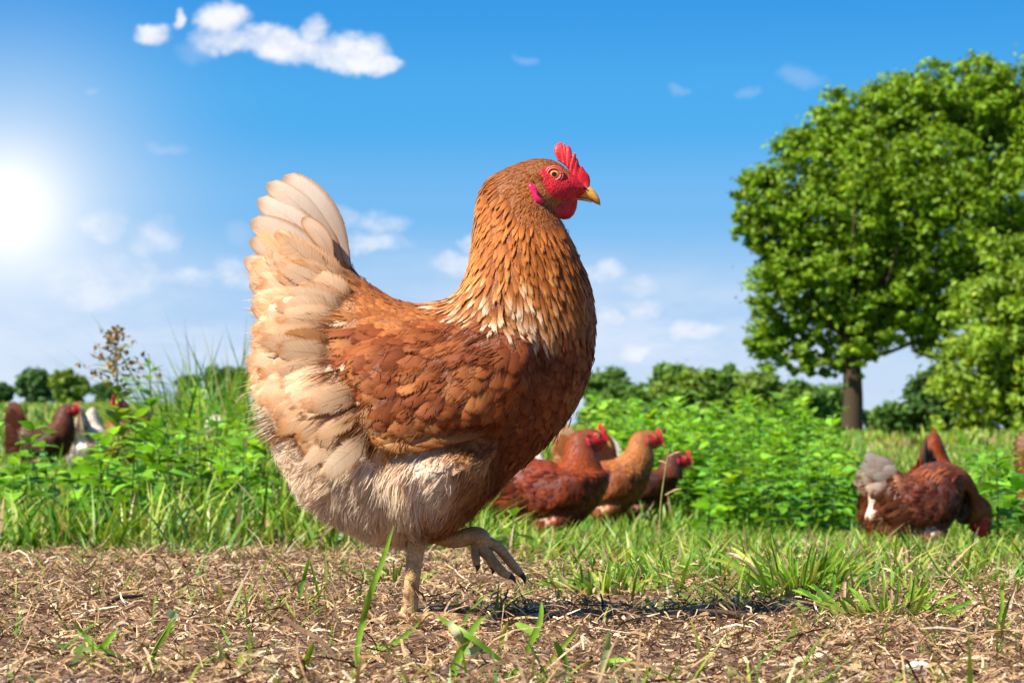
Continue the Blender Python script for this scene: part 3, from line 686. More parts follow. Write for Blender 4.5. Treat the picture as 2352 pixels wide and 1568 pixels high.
        rag = rr.normal(0, 0.035 * L, (nr, nc)) * (vr[:, None] > .6) * (0.4 + np.abs(ur[None]))
        Vv = Vv + tg[:, None] / (np.linalg.norm(tg, axis=1)[:, None, None] + 1e-9) * rag[..., None]
        rnd = rr.random()
        cr, go, to = features(np.array([x + fl[0] * L * S * .62]), np.array([y - fl[2] * L * S * .62]), np.array([rnd]))
        if zname == 'neck': go = go * 0 + 1
        if zname == 'tail': cr = np.maximum(cr, .86 - .34 * rr.random() ** 3)
        if zname == 'rump': cr = np.minimum(cr, .30 + .45 * rr.random())
        CR = np.full((nr, nc), cr[0]); GO = np.full((nr, nc), go[0]); TO = np.full((nr, nc), to[0])
        if zname == 'neck':
            pale = sstep(575, 690, y + (rnd - .5) * 110) * sstep(1330, 1200, x) * 0.80
            pale = max(pale, 0.45 * sstep(1150, 1090, x))
            CR = np.maximum(CR, pale * (sstep(.30, .85, vr)[:, None]) * (0.55 + 0.45 * (np.abs(ur[None]) < .7)))
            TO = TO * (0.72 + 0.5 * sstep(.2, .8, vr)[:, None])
        elif zname == 'tail':
            CR = np.clip(CR * (1 - 0.30 * sstep(.75, 1, vr)[:, None] * (rnd < .6)) - 0.16 * rr.random() ** 1.4, 0, 1)
        elif zname in ('wing', 'breast', 'back'):
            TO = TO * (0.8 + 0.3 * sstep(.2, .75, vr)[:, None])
        g = G.setdefault({'tail': 'tail_coverts', 'neck': 'neck_hackles', 'wing': 'wing_coverts', 'thigh': 'thigh_feathers', 'head': 'head_feathers'}.get(zname, 'body_feathers'), dict(V=[], u=[], v=[], bc=[], rid=[], ew=[], cr=[], go=[], to=[]))
        uu, vv = np.meshgrid(ur, vr)
        g['V'].append(Vv.reshape(-1, 3)); g['u'].append(uu.ravel()); g['v'].append(vv.ravel())
        g['bc'].append((vv * L * 1000 - np.abs(uu) * Wm * 1000 * 0.8).ravel()); g['rid'].append(np.full(nr * nc, rnd)); g['ew'].append(np.full(nr * nc, ew * rr.uniform(.4, 1.2)))
        g['cr'].append(CR.ravel()); g['go'].append(GO.ravel()); g['to'].append(TO.ravel())
    for g in G.values():
        n = len(g['V']); g['F'] = (gridfaces(nr, nc)[None] + (np.arange(n) * nr * nc)[:, None, None]).reshape(-1, 4); g['n'] = n
        for kk in list(g):
            if kk not in ('F', 'n'): g[kk] = np.concatenate(g[kk])
    # down strands over belly, thigh and edges of the plumage
    NST = int(42000 * dens); ok = np.where((zn == 'fluff') | ((zn == 'thigh') & (rr.random(NCAND) < .20)) | ((zn == 'wing') & (rr.random(NCAND) < .05)) | ((zn == 'breast') & (rr.random(NCAND) < .02)) | ((zn == 'tail') & (hy > 650) & (hx > 640) & (rr.random(NCAND) < .38)))[0]
    wsd = polysd(hx[ok], hy[ok], WING); ok = ok[~((wsd > -26) & (wsd < 6) & (hy[ok] > 985))]
    pick = rr.choice(ok, NST); pr = P[pick] + rr.normal(0, .0015, (NST, 3)); xs = pr[:, 0] * S + FX; ys = FY - pr[:, 2] * S
    seedc = rr.choice(ok, 420); sc = P[seedc]
    Vs_, CRs, TOs = [], [], []
    tv = np.array([0, .35, .7, 1.0])
    for i in range(NST):
        j = np.argmin(((sc - pr[i]) ** 2).sum(1)); cp = sc[j]
        _, n_ = near(cp); fl = flow(cp[0] * S + FX, FY - cp[2] * S)
        rc = np.random.default_rng(j * 7 + 1); fl = fl + rc.normal(0, .16, 3); d = fl - n_ * fl.dot(n_); d /= np.linalg.norm(d) + 1e-9
        isfl = zn[pick[i]] == 'fluff'; istl = zn[pick[i]] == 'tail'
        L = (rr.uniform(.008, .017) if isfl else rr.uniform(.007, .013)); up = rr.uniform(.12, .42) if isfl else rr.uniform(.08, .3)
        if istl: L = rr.uniform(.012, .026); up = rr.uniform(.04, .2); fl2 = flow(xs[i], ys[i]); d = fl2 + rr.normal(0, .12, 3); n_ = np.array([0, math.copysign(1, pr[i][1]), 0])
        tip = pr[i] + (d + n_ * up + rr.normal(0, .12, 3)) * L
        tip = tip + (cp + d * L - tip) * 0.28 * rc.random()
        mid = (pr[i] + tip) / 2 + n_ * L * 0.16
        q = ((1 - tv) ** 2)[:, None] * pr[i] + (2 * tv * (1 - tv))[:, None] * mid + (tv ** 2)[:, None] * tip; q[:, 2] -= tv ** 2 * L * .12
        sdv = np.cross(d, n_ + rr.normal(0, .4, 3)); sdv /= np.linalg.norm(sdv) + 1e-9
        w = np.array([.00034, .00036, .00026, .00005]) * (1.0 if dens > .8 else 2.4)
        Vs_.append(np.stack([q - sdv * w[:, None], q + sdv * w[:, None]], 1).reshape(-1, 3))
    cr, go, to = features(xs, ys, rr.random(NST))
    G['down'] = dict(V=np.concatenate(Vs_), F=(gridfaces(4, 2)[None] + (np.arange(NST) * 8)[:, None, None]).reshape(-1, 4), cr=np.repeat(np.clip(cr + rr.normal(0, .1, NST), 0, 1), 8), go=np.repeat(go, 8), to=np.repeat(to, 8), n=NST)
    return G
def big_feather(base, ctrl, tip, hw, d0, d1, roll, cr, rnd, nr=12, nc=7, tw=0.0):
    v = np.linspace(0, 1, nr) ** 0.85; u = np.linspace(-1, 1, nc)
    b, c, t = (np.array(q, float) for q in (base, ctrl, tip))
    P2 = ((1 - v) ** 2)[:, None] * b + (2 * v * (1 - v))[:, None] * c + (v ** 2)[:, None] * t
    dep = d0 + (d1 - d0) * v; P = H(P2[:, 0], P2[:, 1], dep)
    tg = np.gradient(P, axis=0); tg /= np.linalg.norm(tg, axis=1)[:, None]
    nn = np.array([0, -1.0 if d1 <= 0 else 1.0, 0]); side = np.cross(tg, nn); side /= np.linalg.norm(side, axis=1)[:, None]
    side = side * math.cos(roll) + nn * math.sin(roll)
    w = profile(v, 0.12) * hw / S; w = w * (0.55 + 0.45 * sstep(0, .6, v))
    Vv = P[:, None] + side[:, None] * (w[:, None] * u[None])[..., None] + nn * ((-0.16 * w[:, None] * u[None] ** 2) + 0.0006 * np.sin(v * 9 + rnd * 6)[:, None] * np.abs(u[None]))[..., None]
    uu, vv = np.meshgrid(u, v); L = np.linalg.norm(P[-1] - P[0])
    ed = sstep(.7, 1, np.maximum(np.abs(uu), vv ** 3))
    return dict(V=Vv.reshape(-1, 3), F=gridfaces(nr, nc), u=uu.ravel(), v=vv.ravel(), bc=(vv * L * 1000 - np.abs(uu) * hw / S * 800).ravel(), rid=np.full(nr * nc, rnd), ew=np.full(nr * nc, .5),
                cr=np.clip(cr - 0.22 * ed - 0.10 * fbm(uu * 2 + rnd * 9, vv * 5, 4, 2), 0, 1).ravel(), go=np.full(nr * nc, 0.25), to=np.full(nr * nc, 0.92 + .2 * rnd))
TAILF = [  # base, control, tip, half width, depth mm at base/tip
    ((806, 625), (745, 460), (650, 406), 42, 5, 3, .98), ((795, 630), (715, 470), (612, 424), 40, 9, 6, .93), ((785, 640), (700, 505), (590, 462), 40, 13, 8, .97),
    ((780, 660), (685, 540), (575, 512), 40, 17, 11, .94), ((770, 680), (680, 590), (574, 556), 36, 21, 13, .9),
    ((768, 700), (660, 645), (563, 598), 38, 25, 15, .93), ((765, 725), (670, 680), (575, 655), 36, 29, 17, .88), ((770, 600), (745, 540), (696, 506), 24, 18, 15, .8),
    ((775, 745), (680, 720), (580, 712), 34, 33, 22, .8)]
FLIGHT = [((1000, 915), (930, 955), (852, 982), 17, .30), ((1010, 930), (935, 985), (855, 1002), 17, .42), ((1030, 945), (950, 1005), (864, 1018), 17, .35), ((1055, 955), (965, 1020), (878, 1031), 17, .5),
          ((1080, 965), (990, 1027), (902, 1037), 16, .38), ((1105, 972), (1015, 1025), (932, 1034), 15, .3), ((1130, 978), (1045, 1018), (965, 1027), 14, .25), ((1155, 980), (1075, 1010), (1000, 1018), 13, .2)]
FLIGHT = [(b, c, t, hw, -surfd(*b) * 1000 - 2.0, -surfd(t[0], t[1] - 12) * 1000 + 7.5 + k * 0.6, cr + .12) for k, (b, c, t, hw, cr) in enumerate(FLIGHT)]
def puffy(poly, cen, thick, y0, nr=6, nt=40, side=-1):
    """cushion with the given outline (star shaped about cen)"""
    P = np.array(poly + [poly[0]], float); s = np.r_[0, np.cumsum(np.linalg.norm(np.diff(P, axis=0), axis=1))]
    q = np.linspace(0, s[-1], nt, endpoint=False); O = np.stack([np.interp(q, s, P[:, 0]), np.interp(q, s, P[:, 1])], 1); c = np.array(cen, float)
    rs_ = np.linspace(0.12, 1, nr); V = []
    for sg in (-1, 1):
        for r_ in (rs_ if sg < 0 else rs_[::-1]):
            p = c + (O - c) * r_; V.append(H(p[:, 0], p[:, 1], y0(p[:, 0], p[:, 1]) + sg * thick * math.sqrt(max(1 - r_ ** 2.5, 0.015))))
    V = np.concatenate(V); F = gridfaces(2 * nr, nt, 0, True); n = len(V)
    V = np.concatenate([V, V[:nt].mean(0)[None], V[-nt:].mean(0)[None]]); k = np.arange(nt)
    F3 = np.concatenate([np.stack([np.full(nt, n), (k + 1) % nt, k], 1), np.stack([np.full(nt, n + 1), n - nt + k, n - nt + (k + 1) % nt], 1)])
    return V, [F, F3]
def comb_mesh():
    out = [c1(*p) for p in [(1350, 450), (1322, 380), (1300, 322), (1312, 275), (1350, 240), (1396, 226), (1410, 238), (1414, 276), (1428, 242), (1446, 246), (1454, 300), (1476, 264), (1496, 272), (1518, 310), (1528, 360), (1528, 412), (1548, 368), (1568, 358), (1579, 385),
        (1580, 425), (1604, 440), (1612, 482), (1630, 530), (1660, 525), (1680, 558), (1702, 592), (1732, 622), (1750, 655), (1758, 705), (1755, 760), (1740, 800)]]
    bs = [c1(*p) for p in [(1362, 455), (1400, 480), (1455, 520), (1490, 570), (1520, 640), (1560, 710), (1640, 760), (1725, 800)]]
    n = 93; s = np.linspace(0, 1, n); O = np.stack([np.interp(s, np.linspace(0, 1, len(out)), [p[k] for p in out]) for k in (0, 1)], 1); Bq = np.stack([np.interp(s, np.linspace(0, 1, len(bs)), [p[k] for p in bs]) for k in (0, 1)], 1)
    rows = []
    rv = np.linspace(0, 1, 7)
    for sg in (-1, 1):
        for r_ in (rv if sg < 0 else rv[::-1]):
            p = Bq + (O - Bq) * r_; wob = 0.0016 * np.sin(s * 9) * r_ + 0.0002 * np.sin(s * 41 + 2)
            rows.append(H(p[:, 0], p[:, 1], wob * (1 - .4 * r_) + sg * (0.0034 * math.sqrt(1 - r_ ** 2 * .97))))
    V = np.concatenate(rows); return V, gridfaces(14, n, 0, False)
def beak_mesh(top, bot, hw):
    tp = catmull([c1(*p) for p in top], 5); bt = catmull([c1(*p) for p in bot], 5); h = catmull(np.array(hw)[:, None], 5)[:, 0]
    a = np.linspace(0, 2 * np.pi, 20, endpoint=False); V = []
    for k in range(len(tp)):
        c = (tp[k] + bt[k]) / 2; e = (tp[k] - bt[k]) / 2
        V.append(H(c[0] + e[0] * np.cos(a), c[1] + e[1] * np.cos(a), np.sign(np.sin(a)) * np.abs(np.sin(a)) ** .85 * h[k] / 1000))
    n = len(tp); V = np.concatenate(V + [V[-1].mean(0)[None]]); k = np.arange(20)
    return V, [gridfaces(n, 20, 0, True), np.stack([np.full(20, n * 20), (n - 1) * 20 + k, (n - 1) * 20 + (k + 1) % 20], 1)]
eye_d = surfd(*eyeD)
def eye_mesh(sg):
    rad = 14.2 / S; nr, na = 16, 28; ph = np.linspace(0.02, 1.75, nr); a = np.linspace(0, 2 * np.pi, na, endpoint=False)
    V = []; C = []
    for p in ph:
        V.append(np.stack([rad * np.sin(p) * np.cos(a), np.full(na, sg * rad * .62 * np.cos(p)), rad * .92 * np.sin(p) * np.sin(a)], 1))
        rr_ = math.sin(p) if p < 1.57 else 1.0
        c = (0.004, 0.003, 0.003) if rr_ < .40 else ((0.60, 0.26, 0.06) if rr_ < .52 else ((0.66, 0.27, 0.05) if rr_ < .84 else (0.05, 0.02, 0.015)))
        C.append(np.tile(c, (na, 1)))
    V = np.concatenate(V) + H(eyeD[0], eyeD[1], sg * (abs(eye_d) - 0.0019)); F = gridfaces(nr, na, 0, True); k = np.arange(na)
    return V, [F if sg > 0 else F[:, ::-1], np.array([[0, 9, 18]])], np.concatenate(C)
def lid_mesh(sg, r1, r2, rt, off):
    a = np.linspace(0, 2 * np.pi, 32); P = np.stack([r1 / S * np.cos(a), 0 * a, r2 / S * np.sin(a)], 1) + H(eyeD[0], eyeD[1], sg * (abs(eye_d) + off))
    return tube(P, np.full(32, rt / S), 8, 1)
def claw(p0, p1, r_):
    m = (np.array(p0) + np.array(p1)) / 2 + np.array([.0012, 0, .0008]); return tube([p0, m, p1], [r_, r_ * .7, r_ * .08], 8, 4)
def leg_standing():
    d = -0.030; T_ = [tube([H(975, 1190, d), H(960, 1250, d), H(951, 1320, d), H(946, 1380, d), H(941, 1412, d), H(938, 1424, d)], [.0105, .0082, .0068, .0069, .0080, .0065], 14, 6)]
    cl = []
    base = H(941, 1416, d)
    for yaw, L in ((-32, .060), (2, .070), (36, .058), (185, .026)):
        a = math.radians(yaw); v = np.array([math.cos(a), math.sin(a), 0]); e = base + v * L
        e[2] = 0.0035
        T_.append(tube([base, base + v * L * .35 + np.array([0, 0, .001]), base + v * L * .7 - np.array([0, 0, .0005]), e], [.0062, .0054, .0048, .0030], 10, 5)); cl.append(claw(e - v * .001, e + v * .013 - np.array([0, 0, .003]), .0026))
    return join(T_), cl
def leg_raised():
    d = 0.018; T_ = []; cl = []
    def hh(x, y, dd=0): return H(x, y, d + dd)
    T_.append(tube([hh(985, 1225), hh(1040, 1242), hh(1084, 1232), hh(1104, 1240), hh(1104, 1256)], [.0085, .0075, .0080, .0088, .0070], 14, 6))
    for pts_, rd, tipc, dd in (([(1098, 1240), (1141, 1258), (1177, 1300), (1197, 1323)], [.0062, .0047, .0042, .0030], (1206, 1346), .004), ([(1098, 1254), (1126, 1284), (1152, 1312), (1170, 1324)], [.0060, .0046, .0042, .0030], (1184, 1340), -.016),
                               ([(1104, 1258), (1122, 1280), (1130, 1298), (1131, 1308)], [.0066, .0050, .0044, .0032], (1129, 1325), .012), ([(1092, 1250), (1091, 1272), (1094, 1290), (1095, 1298)], [.0050, .0040, .0036, .0026], (1094, 1316), -.012)):
        T_.append(tube([hh(x, y, dd * min(1, k / 2)) for k, (x, y) in enumerate(pts_)], rd, 10, 6)); cl.append(claw(hh(pts_[-1][0] - 1, pts_[-1][1] - 2, dd), hh(*tipc, dd), .0029))
    return join(T_), cl

# pose: bend of neck and tail, applied to every vertex at rest
def pose_fn(neck=0.0, shift=(0, 0), tail=0.0, piv=(1190, 770), squat=0.0):
    def f(V):
        V = np.array(V, float); x = V[:, 0] * S + FX; y = FY - V[:, 2] * S
        w = sstep(840, 560, y) * sstep(985, 1080, x); a = math.radians(neck) * w
        dx, dy = x - piv[0], y - piv[1]
        nx = piv[0] + dx * np.cos(a) - dy * np.sin(a) + shift[0] * w; ny = piv[1] + dx * np.sin(a) + dy * np.cos(a) + shift[1] * w
        x, y = nx, ny
        wt = sstep(840, 640, x) * sstep(1000, 780, y) * (1 - w); a = math.radians(tail) * wt; dx, dy = x - 820, y - 740
        x, y = 820 + dx * np.cos(a) - dy * np.sin(a), 740 + dx * np.sin(a) + dy * np.cos(a)
        return np.stack([(x - FX) / S, V[:, 1], (FY - y) / S], 1)
    return f
ident = lambda V: np.asarray(V, float)
def colour(g, pal):
    br, cm, go = (np.array(pal[k]) for k in ('brown', 'cream', 'gold'))
    c = br * (1 - g['go'][:, None]) + go * g['go'][:, None]; k = g['cr'][:, None]
    k2 = np.clip(k * 2, 0, 1); tan = np.array(pal.get('tan', (br * .45 + cm * .55) * np.array([1.05, .92, .7])))
    c = np.where(k < .5, c * (1 - k2) + tan * k2, tan * (2 - 2 * k) + cm * (2 * k - 1)); return c * (g['to'][:, None] * (1 - k * .35) + k * .35)
PAL = dict(brown=(0.225, 0.051, 0.0125), cream=(0.68, 0.55, 0.41), gold=(0.315, 0.088, 0.0145), tan=(0.43, 0.195, 0.058))
HEN_N = [0]
def build_hen(name, loc, rz, pal, pose, label, G, main=False, group=None, scale=1.0, legs=True):
    root = empty(name, loc, label, 'hen', group, rz, scale); par = root
    P = pose
    bxx = BV[:, 0] * S + FX; byy = FY - BV[:, 2] * S
    cr, go, to = features(bxx, byy, np.full(len(BV), .5)); bc_ = colour(dict(cr=cr, go=go, to=to * .8), pal)
    fm = sstep(-3, 3, polysd(bxx, byy, FACE))[:, None]
    fr = np.array([0.56, 0.012, 0.020]) * (0.55 + .9 * fbm(bxx / 6, byy / 6, 5, 3))[:, None]
    bc_ = bc_ * (1 - fm) + fr * fm
    bc_ = bc_ * (1 + np.array([.2, .3, .4]) * (sstep(.8, 1, cr) if main else 0 * cr)[:, None])
    body = mesh('body', P(BV), BF, M['skin'], par, {'col': bc_})
    fmats = M['feather']
    names = {'neck_hackles': 'neck_hackles', 'body_feathers': 'body_feathers', 'wing_coverts': 'wing_feathers', 'tail_coverts': 'tail_coverts', 'thigh_feathers': 'thigh_feathers', 'head_feathers': 'head_feathers', 'down': 'belly_down'}
    for k, g in G.items():
        if not main: g = dict(g); g['cr'] = g['cr'] * (pal.get('cut', 1.0) if k not in ('down',) else min(1, pal.get('cut', 1.0) * 1.3))
        if pal.get('top') and k == 'tail_coverts': g['cr'] = np.where(FY - g['V'][:, 2] * S < pal['top'], .95, g['cr'])
        c = colour(g, pal)
        if k == 'tail_coverts' and main: c = c * np.array([1.24, 1.18, 1.05])
        if k == 'down':
            c = c * (1 + np.array([.38, .46, .52]) * (sstep(.75, 1, g['cr']) if main else 0 * g['cr'])[:, None])
        if k == 'down': ob = mesh(names[k], P(g['V']), g['F'], M['strand'], par, {'col': c})
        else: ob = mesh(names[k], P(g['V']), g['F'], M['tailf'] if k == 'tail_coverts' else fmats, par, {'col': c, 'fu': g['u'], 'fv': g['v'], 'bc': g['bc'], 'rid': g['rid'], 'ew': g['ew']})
        ob['kind'] = 'stuff'
    rr = np.random.default_rng(77)
    for lst, nm, mt in ((TAILF[:pal.get('quills', 99)], 'tail_feather', M['quill']), (FLIGHT if main else [], 'flight_feather', M['feather'])):
        for sg in (-1, 1):
            for q in lst:
                b, c, t, hw, d0, d1, crv = q
                g = big_feather(b, c, t, hw, sg * d0 / 1000, sg * d1 / 1000, sg * rr.normal(.05, .06), crv, rr.random())
                mesh(nm, P(g['V']), g['F'], mt, par, {'col': colour(g, pal) * (np.array([1.16, 1.26, 1.38]) if nm == 'tail_feather' and main else 1.0), 'fu': g['u'], 'fv': g['v'], 'bc': g['bc'], 'rid': g['rid'], 'ew': g['ew']})
    V, F = comb_mesh(); mesh('comb', P(V), F, M['red'], par)
    ones = lambda V: {'col': np.ones((len(V), 3))}
    up_t = [(1560, 800), (1640, 772), (1705, 772), (1765, 792), (1822, 842), (1862, 905), (1880, 955), (1889, 1012)]; up_b = [(1400, 880), (1520, 905), (1620, 925), (1710, 945), (1780, 972), (1838, 1000), (1866, 1010), (1886, 1020)]
    V, F = beak_mesh(up_t, up_b, [6.5, 5.6, 4.9, 4.3, 3.6, 2.5, 1.5, .4]); xx = V[:, 0] * S + FX
    beak = mesh('beak', P(V), F, M['beak'], par, {'col': np.where((xx < 1320)[:, None], np.array([[1.1, .75, .7]]), np.array([[1., 1., 1.]]))})
    lo_t = [(1420, 888), (1560, 915), (1700, 947), (1780, 976)]; lo_b = [(1420, 925), (1560, 945), (1690, 962), (1778, 982)]
    V, F = beak_mesh(lo_t, lo_b, [5.6, 4.6, 3.4, 1.2]); mesh('lower_mandible', P(V), F, M['beak'], beak, {'col': np.full((len(V), 3), .8)})
    for sg in (-1, 1):
        poly = [c1(*p) for p in [(1628, 762), (1660, 770), (1725, 815), (1715, 828), (1670, 800), (1640, 785)]]
        V, F = puffy(poly, c1(1675, 793), .0010, lambda x, y: sg * 0.0050 + 0 * x, 3, 14); mesh('nostril', P(V), F, M['nostril'], beak)
        V, F, C = eye_mesh(sg); eye = mesh('eye', P(V), F, M['eye'], par, {'col': C})
        for r1, r2, rt, of in ((15.2, 13.8, 2.6, .0004), (20, 18, 2.6, -.0002)):
            V, F = lid_mesh(sg, r1, r2, rt, of); mesh('eyelid', P(V), F, M['lid'], eye)
        off = 0 if sg < 0 else 14
        poly = [(x + off * .9, y - off * .15) for x, y in [c1(*p) for p in [(1470, 905), (1505, 880), (1535, 905), (1533, 980), (1522, 1055), (1490, 1130), (1432, 1186), (1350, 1198), (1272, 1170), (1222, 1102), (1204, 1025), (1240, 985), (1340, 965), (1430, 945)]]]
        wd0 = lambda x, y: sg * (0.0085 + 0.0000 * x) - sg * .0012 * np.sin((x - 1265) / 14)
        V, F = puffy(poly, (poly[0][0] - 22, poly[0][1] + 30), .0022, wd0); mesh('wattle', P(V), F, M['red'], par)
        poly = [c1(*p) for p in [(975, 790), (1005, 778), (1055, 805), (1088, 850), (1094, 905), (1120, 962), (1182, 985), (1150, 1030), (1072, 1046), (1048, 980), (1008, 880)]]
        sd_ = abs(surfd(*c1(1070, 930)))
        V, F = puffy(poly, c1(1072, 945), .0024, lambda x, y: sg * (sd_ + .0018) + 0 * x, 5, 30); mesh('earlobe', P(V), F, M['lobe'], par)
    tf = []
    for k in range(11):
        a = k / 10; g = big_feather(c1(1150, 690 + 70 * a), c1(1060, 665 + 80 * a), c1(955 + 40 * a + 25 * (k % 2), 668 + 85 * a), 7, surfd(*c1(1150, 700)) - .0008, surfd(*c1(980, 690)) - .003, .1, .28 + .2 * rr.random(), rr.random(), 7, 3); tf.append(g)
    g = {q: np.concatenate([f[q] for f in tf]) for q in tf[0] if q != 'F'}; g['go'] = g['go'] * 0 + .9; g['to'] = g['to'] * 1.7; g['cr'] = g['cr'] * 0 + .42
    mesh('ear_tuft', P(g['V']), (gridfaces(7, 3)[None] + (np.arange(11) * 21)[:, None, None]).reshape(-1, 4), M['quill'], par, {'col': colour(g, pal), 'fu': g['u'], 'fv': g['v'], 'bc': g['bc'], 'rid': g['rid'], 'ew': g['ew']})
    if legs:
        for fn in (leg_standing, leg_raised):
            (V, F), cl = fn()
            x = V[:, 0] * S + FX; y = FY - V[:, 2] * S
            dirt = sstep(.50, .62, fbm(x / 9, y / 9, 41, 3) + .22 * sstep(1340, 1410, y) - .10 * sstep(938, 960, x) - .25 * (y < 1330))[:, None] * (fn is leg_standing)
            sh = np.where(fn is leg_raised, .95, 1.0)
            lg = mesh('leg', V, F, M['leg'], par, {'col': np.full((len(V), 3), sh) * (1 - dirt) + np.array([.22, .15, .12]) * dirt})
            for V, F in cl: mesh('claw', V, F, M['claw'], lg)
    return root
print('t', time.time() - T0)
GM = make_plumage(1.0, 4)
print('plumage', {k: g['n'] for k, g in GM.items()}, time.time() - T0)
fp = W(FX, FY, CAMD)
main = build_hen('hen', (fp[0], 0.0, 0.0), 0, PAL, ident, 'large ginger hen with cream tail walking in front, one foot raised', GM, True, 'hens')
# ------------------------------------------------------------------ flock behind
GB = make_plumage(0.30, 9, VR[[0, 2, 4, 6, 7]], UR[[0, 2, 4]])
print('bg plumage', {k: g['n'] for k, g in GB.items()}, time.time() - T0)
RUST = dict(brown=(0.16, 0.024, 0.007), cream=(0.50, 0.27, 0.17), gold=(0.26, 0.048, 0.011), tan=(0.29, 0.065, 0.016), cut=.3)
TAN = dict(brown=(0.24, 0.055, 0.012), cream=(0.58, 0.36, 0.20), gold=(0.40, 0.14, 0.036), tan=(0.44, 0.16, 0.05), cut=.45)
DARK = dict(brown=(0.070, 0.020, 0.010), cream=(0.22, 0.09, 0.05), gold=(0.12, 0.033, 0.014), tan=(0.12, 0.035, 0.015), cut=.3)
WHITE = dict(brown=(0.66, 0.55, 0.45), cream=(0.8, 0.74, 0.66), gold=(0.72, 0.60, 0.48), tan=(0.76, 0.66, 0.55))
SIT = dict(brown=(0.075, 0.014, 0.005), cream=(0.80, 0.66, 0.52), gold=(0.20, 0.04, 0.012), tan=(0.42, 0.15, 0.06), cut=.25, quills=0, top=735)
def hen_at(dx, t, pal, pose, label, rz=0.0, ref=FX, sink=0.0, scale=1.0, legs=True):
    y = t - CAMD; x = (dx - CX) * t / FD
    rx = (ref - FX) / S * scale
    x -= rx * math.cos(rz); yy = y - rx * math.sin(rz)
    return build_hen('hen', (x, yy, float(gh(x, yy, False)) - sink), rz, pal, pose, label, GB, False, 'hens', scale, legs)
hen_at(1405, 5.44, RUST, pose_fn(8, (-40, 125), -10), 'dark rust hen with hunched neck half hidden behind the large ginger hen', ref=1379, sink=.062, legs=False)
hen_at(1497, 7.0, TAN, pose_fn(17, (25, 55), 0), 'light brown hen with raised pale neck beside the nettles', ref=1379, sink=.062, legs=False)
hen_at(1562, 7.5, DARK, pose_fn(20, (25, 175), 0), 'small dark brown hen with lowered head nearest the nettle bed', ref=1379, sink=.062, scale=.95, legs=False)
hen_at(2072, 4.9, SIT, pose_fn(112, (-60, 20), -20, (1230, 830)), 'reddish brown hen with white tail foraging head down in the grass', ref=900, sink=.056, rz=0.40, scale=.84, legs=False)
hen_at(2145, 7.6, RUST, pose_fn(-6, (0, 70), -55), 'rust hen whose head and neck rise behind the foraging hen', ref=1200, sink=.062, rz=1.25, legs=False)
hen_at(2376, 6.5, TAN, pose_fn(0, (0, 60), -15), 'pale tan hen cut off by the picture edge', ref=700, sink=.062, rz=0.3, legs=False)
hen_at(165, 10.0, DARK, pose_fn(14, (10, 40), 0), 'dark brown hen standing in the far grass with its tail cut off', ref=1340, sink=0)
hen_at(203, 10.6, WHITE, pose_fn(0, (0, 90), -20), 'white hen standing end on in the tall grass', ref=1000, sink=0, rz=1.5)
hen_at(292, 8.6, TAN, pose_fn(10, (0, 30), 0), 'orange tan hen with red head half sunk in the grass below the tall weed', ref=1100, sink=0, rz=-1.9)
hen_at(612, 7.4, DARK, pose_fn(100, (-40, 20), -20, (1230, 830)), 'dark brown hen feeding in the grass against the ginger hen\'s rump', ref=1100, sink=.055, rz=2.9, legs=False)
hen_at(545, 8.0, WHITE, pose_fn(100, (-40, 20), -20, (1230, 830)), 'whitish hen feeding head down in the grass behind the ginger tail', ref=900, sink=.05, rz=-0.6, legs=False)
hen_at(1402, 7.9, WHITE, pose_fn(20, (0, 160), -42), 'pale cream hen mostly hidden between the two brown hens', ref=560, sink=.062, rz=math.pi, legs=False)

# ------------------------------------------------------------------ trees
def crown_leaves(blb, n, size, rng, colr, clump=0.16, ysq=0.85):
    """blb: list of (x,y,z,rx,ry,rz) ellipsoids in metres; leaves are gathered in clumps"""
    b = np.array(blb); vol = b[:, 3] * b[:, 4] * b[:, 5]; pm = vol ** .66; pm /= pm.sum()
    nc = max(12, n // 48); k = rng.choice(len(b), nc, p=pm)
    d = rng.normal(0, 1, (nc, 3)); d /= np.linalg.norm(d, axis=1)[:, None]; rad = rng.random(nc) ** 0.38 * rng.uniform(.92, 1.12, nc)
    cc = b[k, :3] + d * b[k, 3:] * rad[:, None]; crad = b[k, 3:].mean(1) * clump * np.exp(rng.normal(0, .38, nc))
    tone = rng.uniform(.72, 1.25, nc)
    j = rng.integers(0, nc, n); q = rng.normal(0, 1, (n, 3)); q /= np.linalg.norm(q, axis=1)[:, None]
    p = cc[j] + q * (crad[j] * (rng.random(n) ** .5 + (rng.random(n) < .25) * rng.random(n) * .9))[:, None] * np.array([1.15, 1.15, .75])
    nn = q * .7 + np.array([0, 0, .55]) + rng.normal(0, .5, (n, 3)); nn /= np.linalg.norm(nn, axis=1)[:, None]
    a = np.cross(nn, rng.normal(0, 1, (n, 3))); a /= np.linalg.norm(a, axis=1)[:, None]; c = np.cross(nn, a)
    s = size * rng.uniform(.6, 1.35, n)[:, None]
    V = np.stack([p - a * s, p - c * s * .55 + nn * s * .12, p + a * s, p + c * s * .55 + nn * s * .12], 1).reshape(-1, 3)
    F = np.arange(4 * n).reshape(-1, 4); C = colr * (tone[j] * rng.uniform(.75, 1.25, n))[:, None]
    y = (rng.random(n) < .12)[:, None]; C = np.where(y, C * np.array([1.5, 1.15, .8]), C)
    return V, F, np.repeat(C, 4, 0), cc
def limb(p0, p1, r0, r1, rng, wob=0.06):
    p0 = np.array(p0, float); p1 = np.array(p1, float); L = np.linalg.norm(p1 - p0); t = np.linspace(0, 1, 5)[:, None]
    P = p0 + (p1 - p0) * t + rng.normal(0, wob * L, (5, 3)) * (np.sin(t * np.pi)); return tube(P, np.linspace(r0, r1, 5), 9, 4)
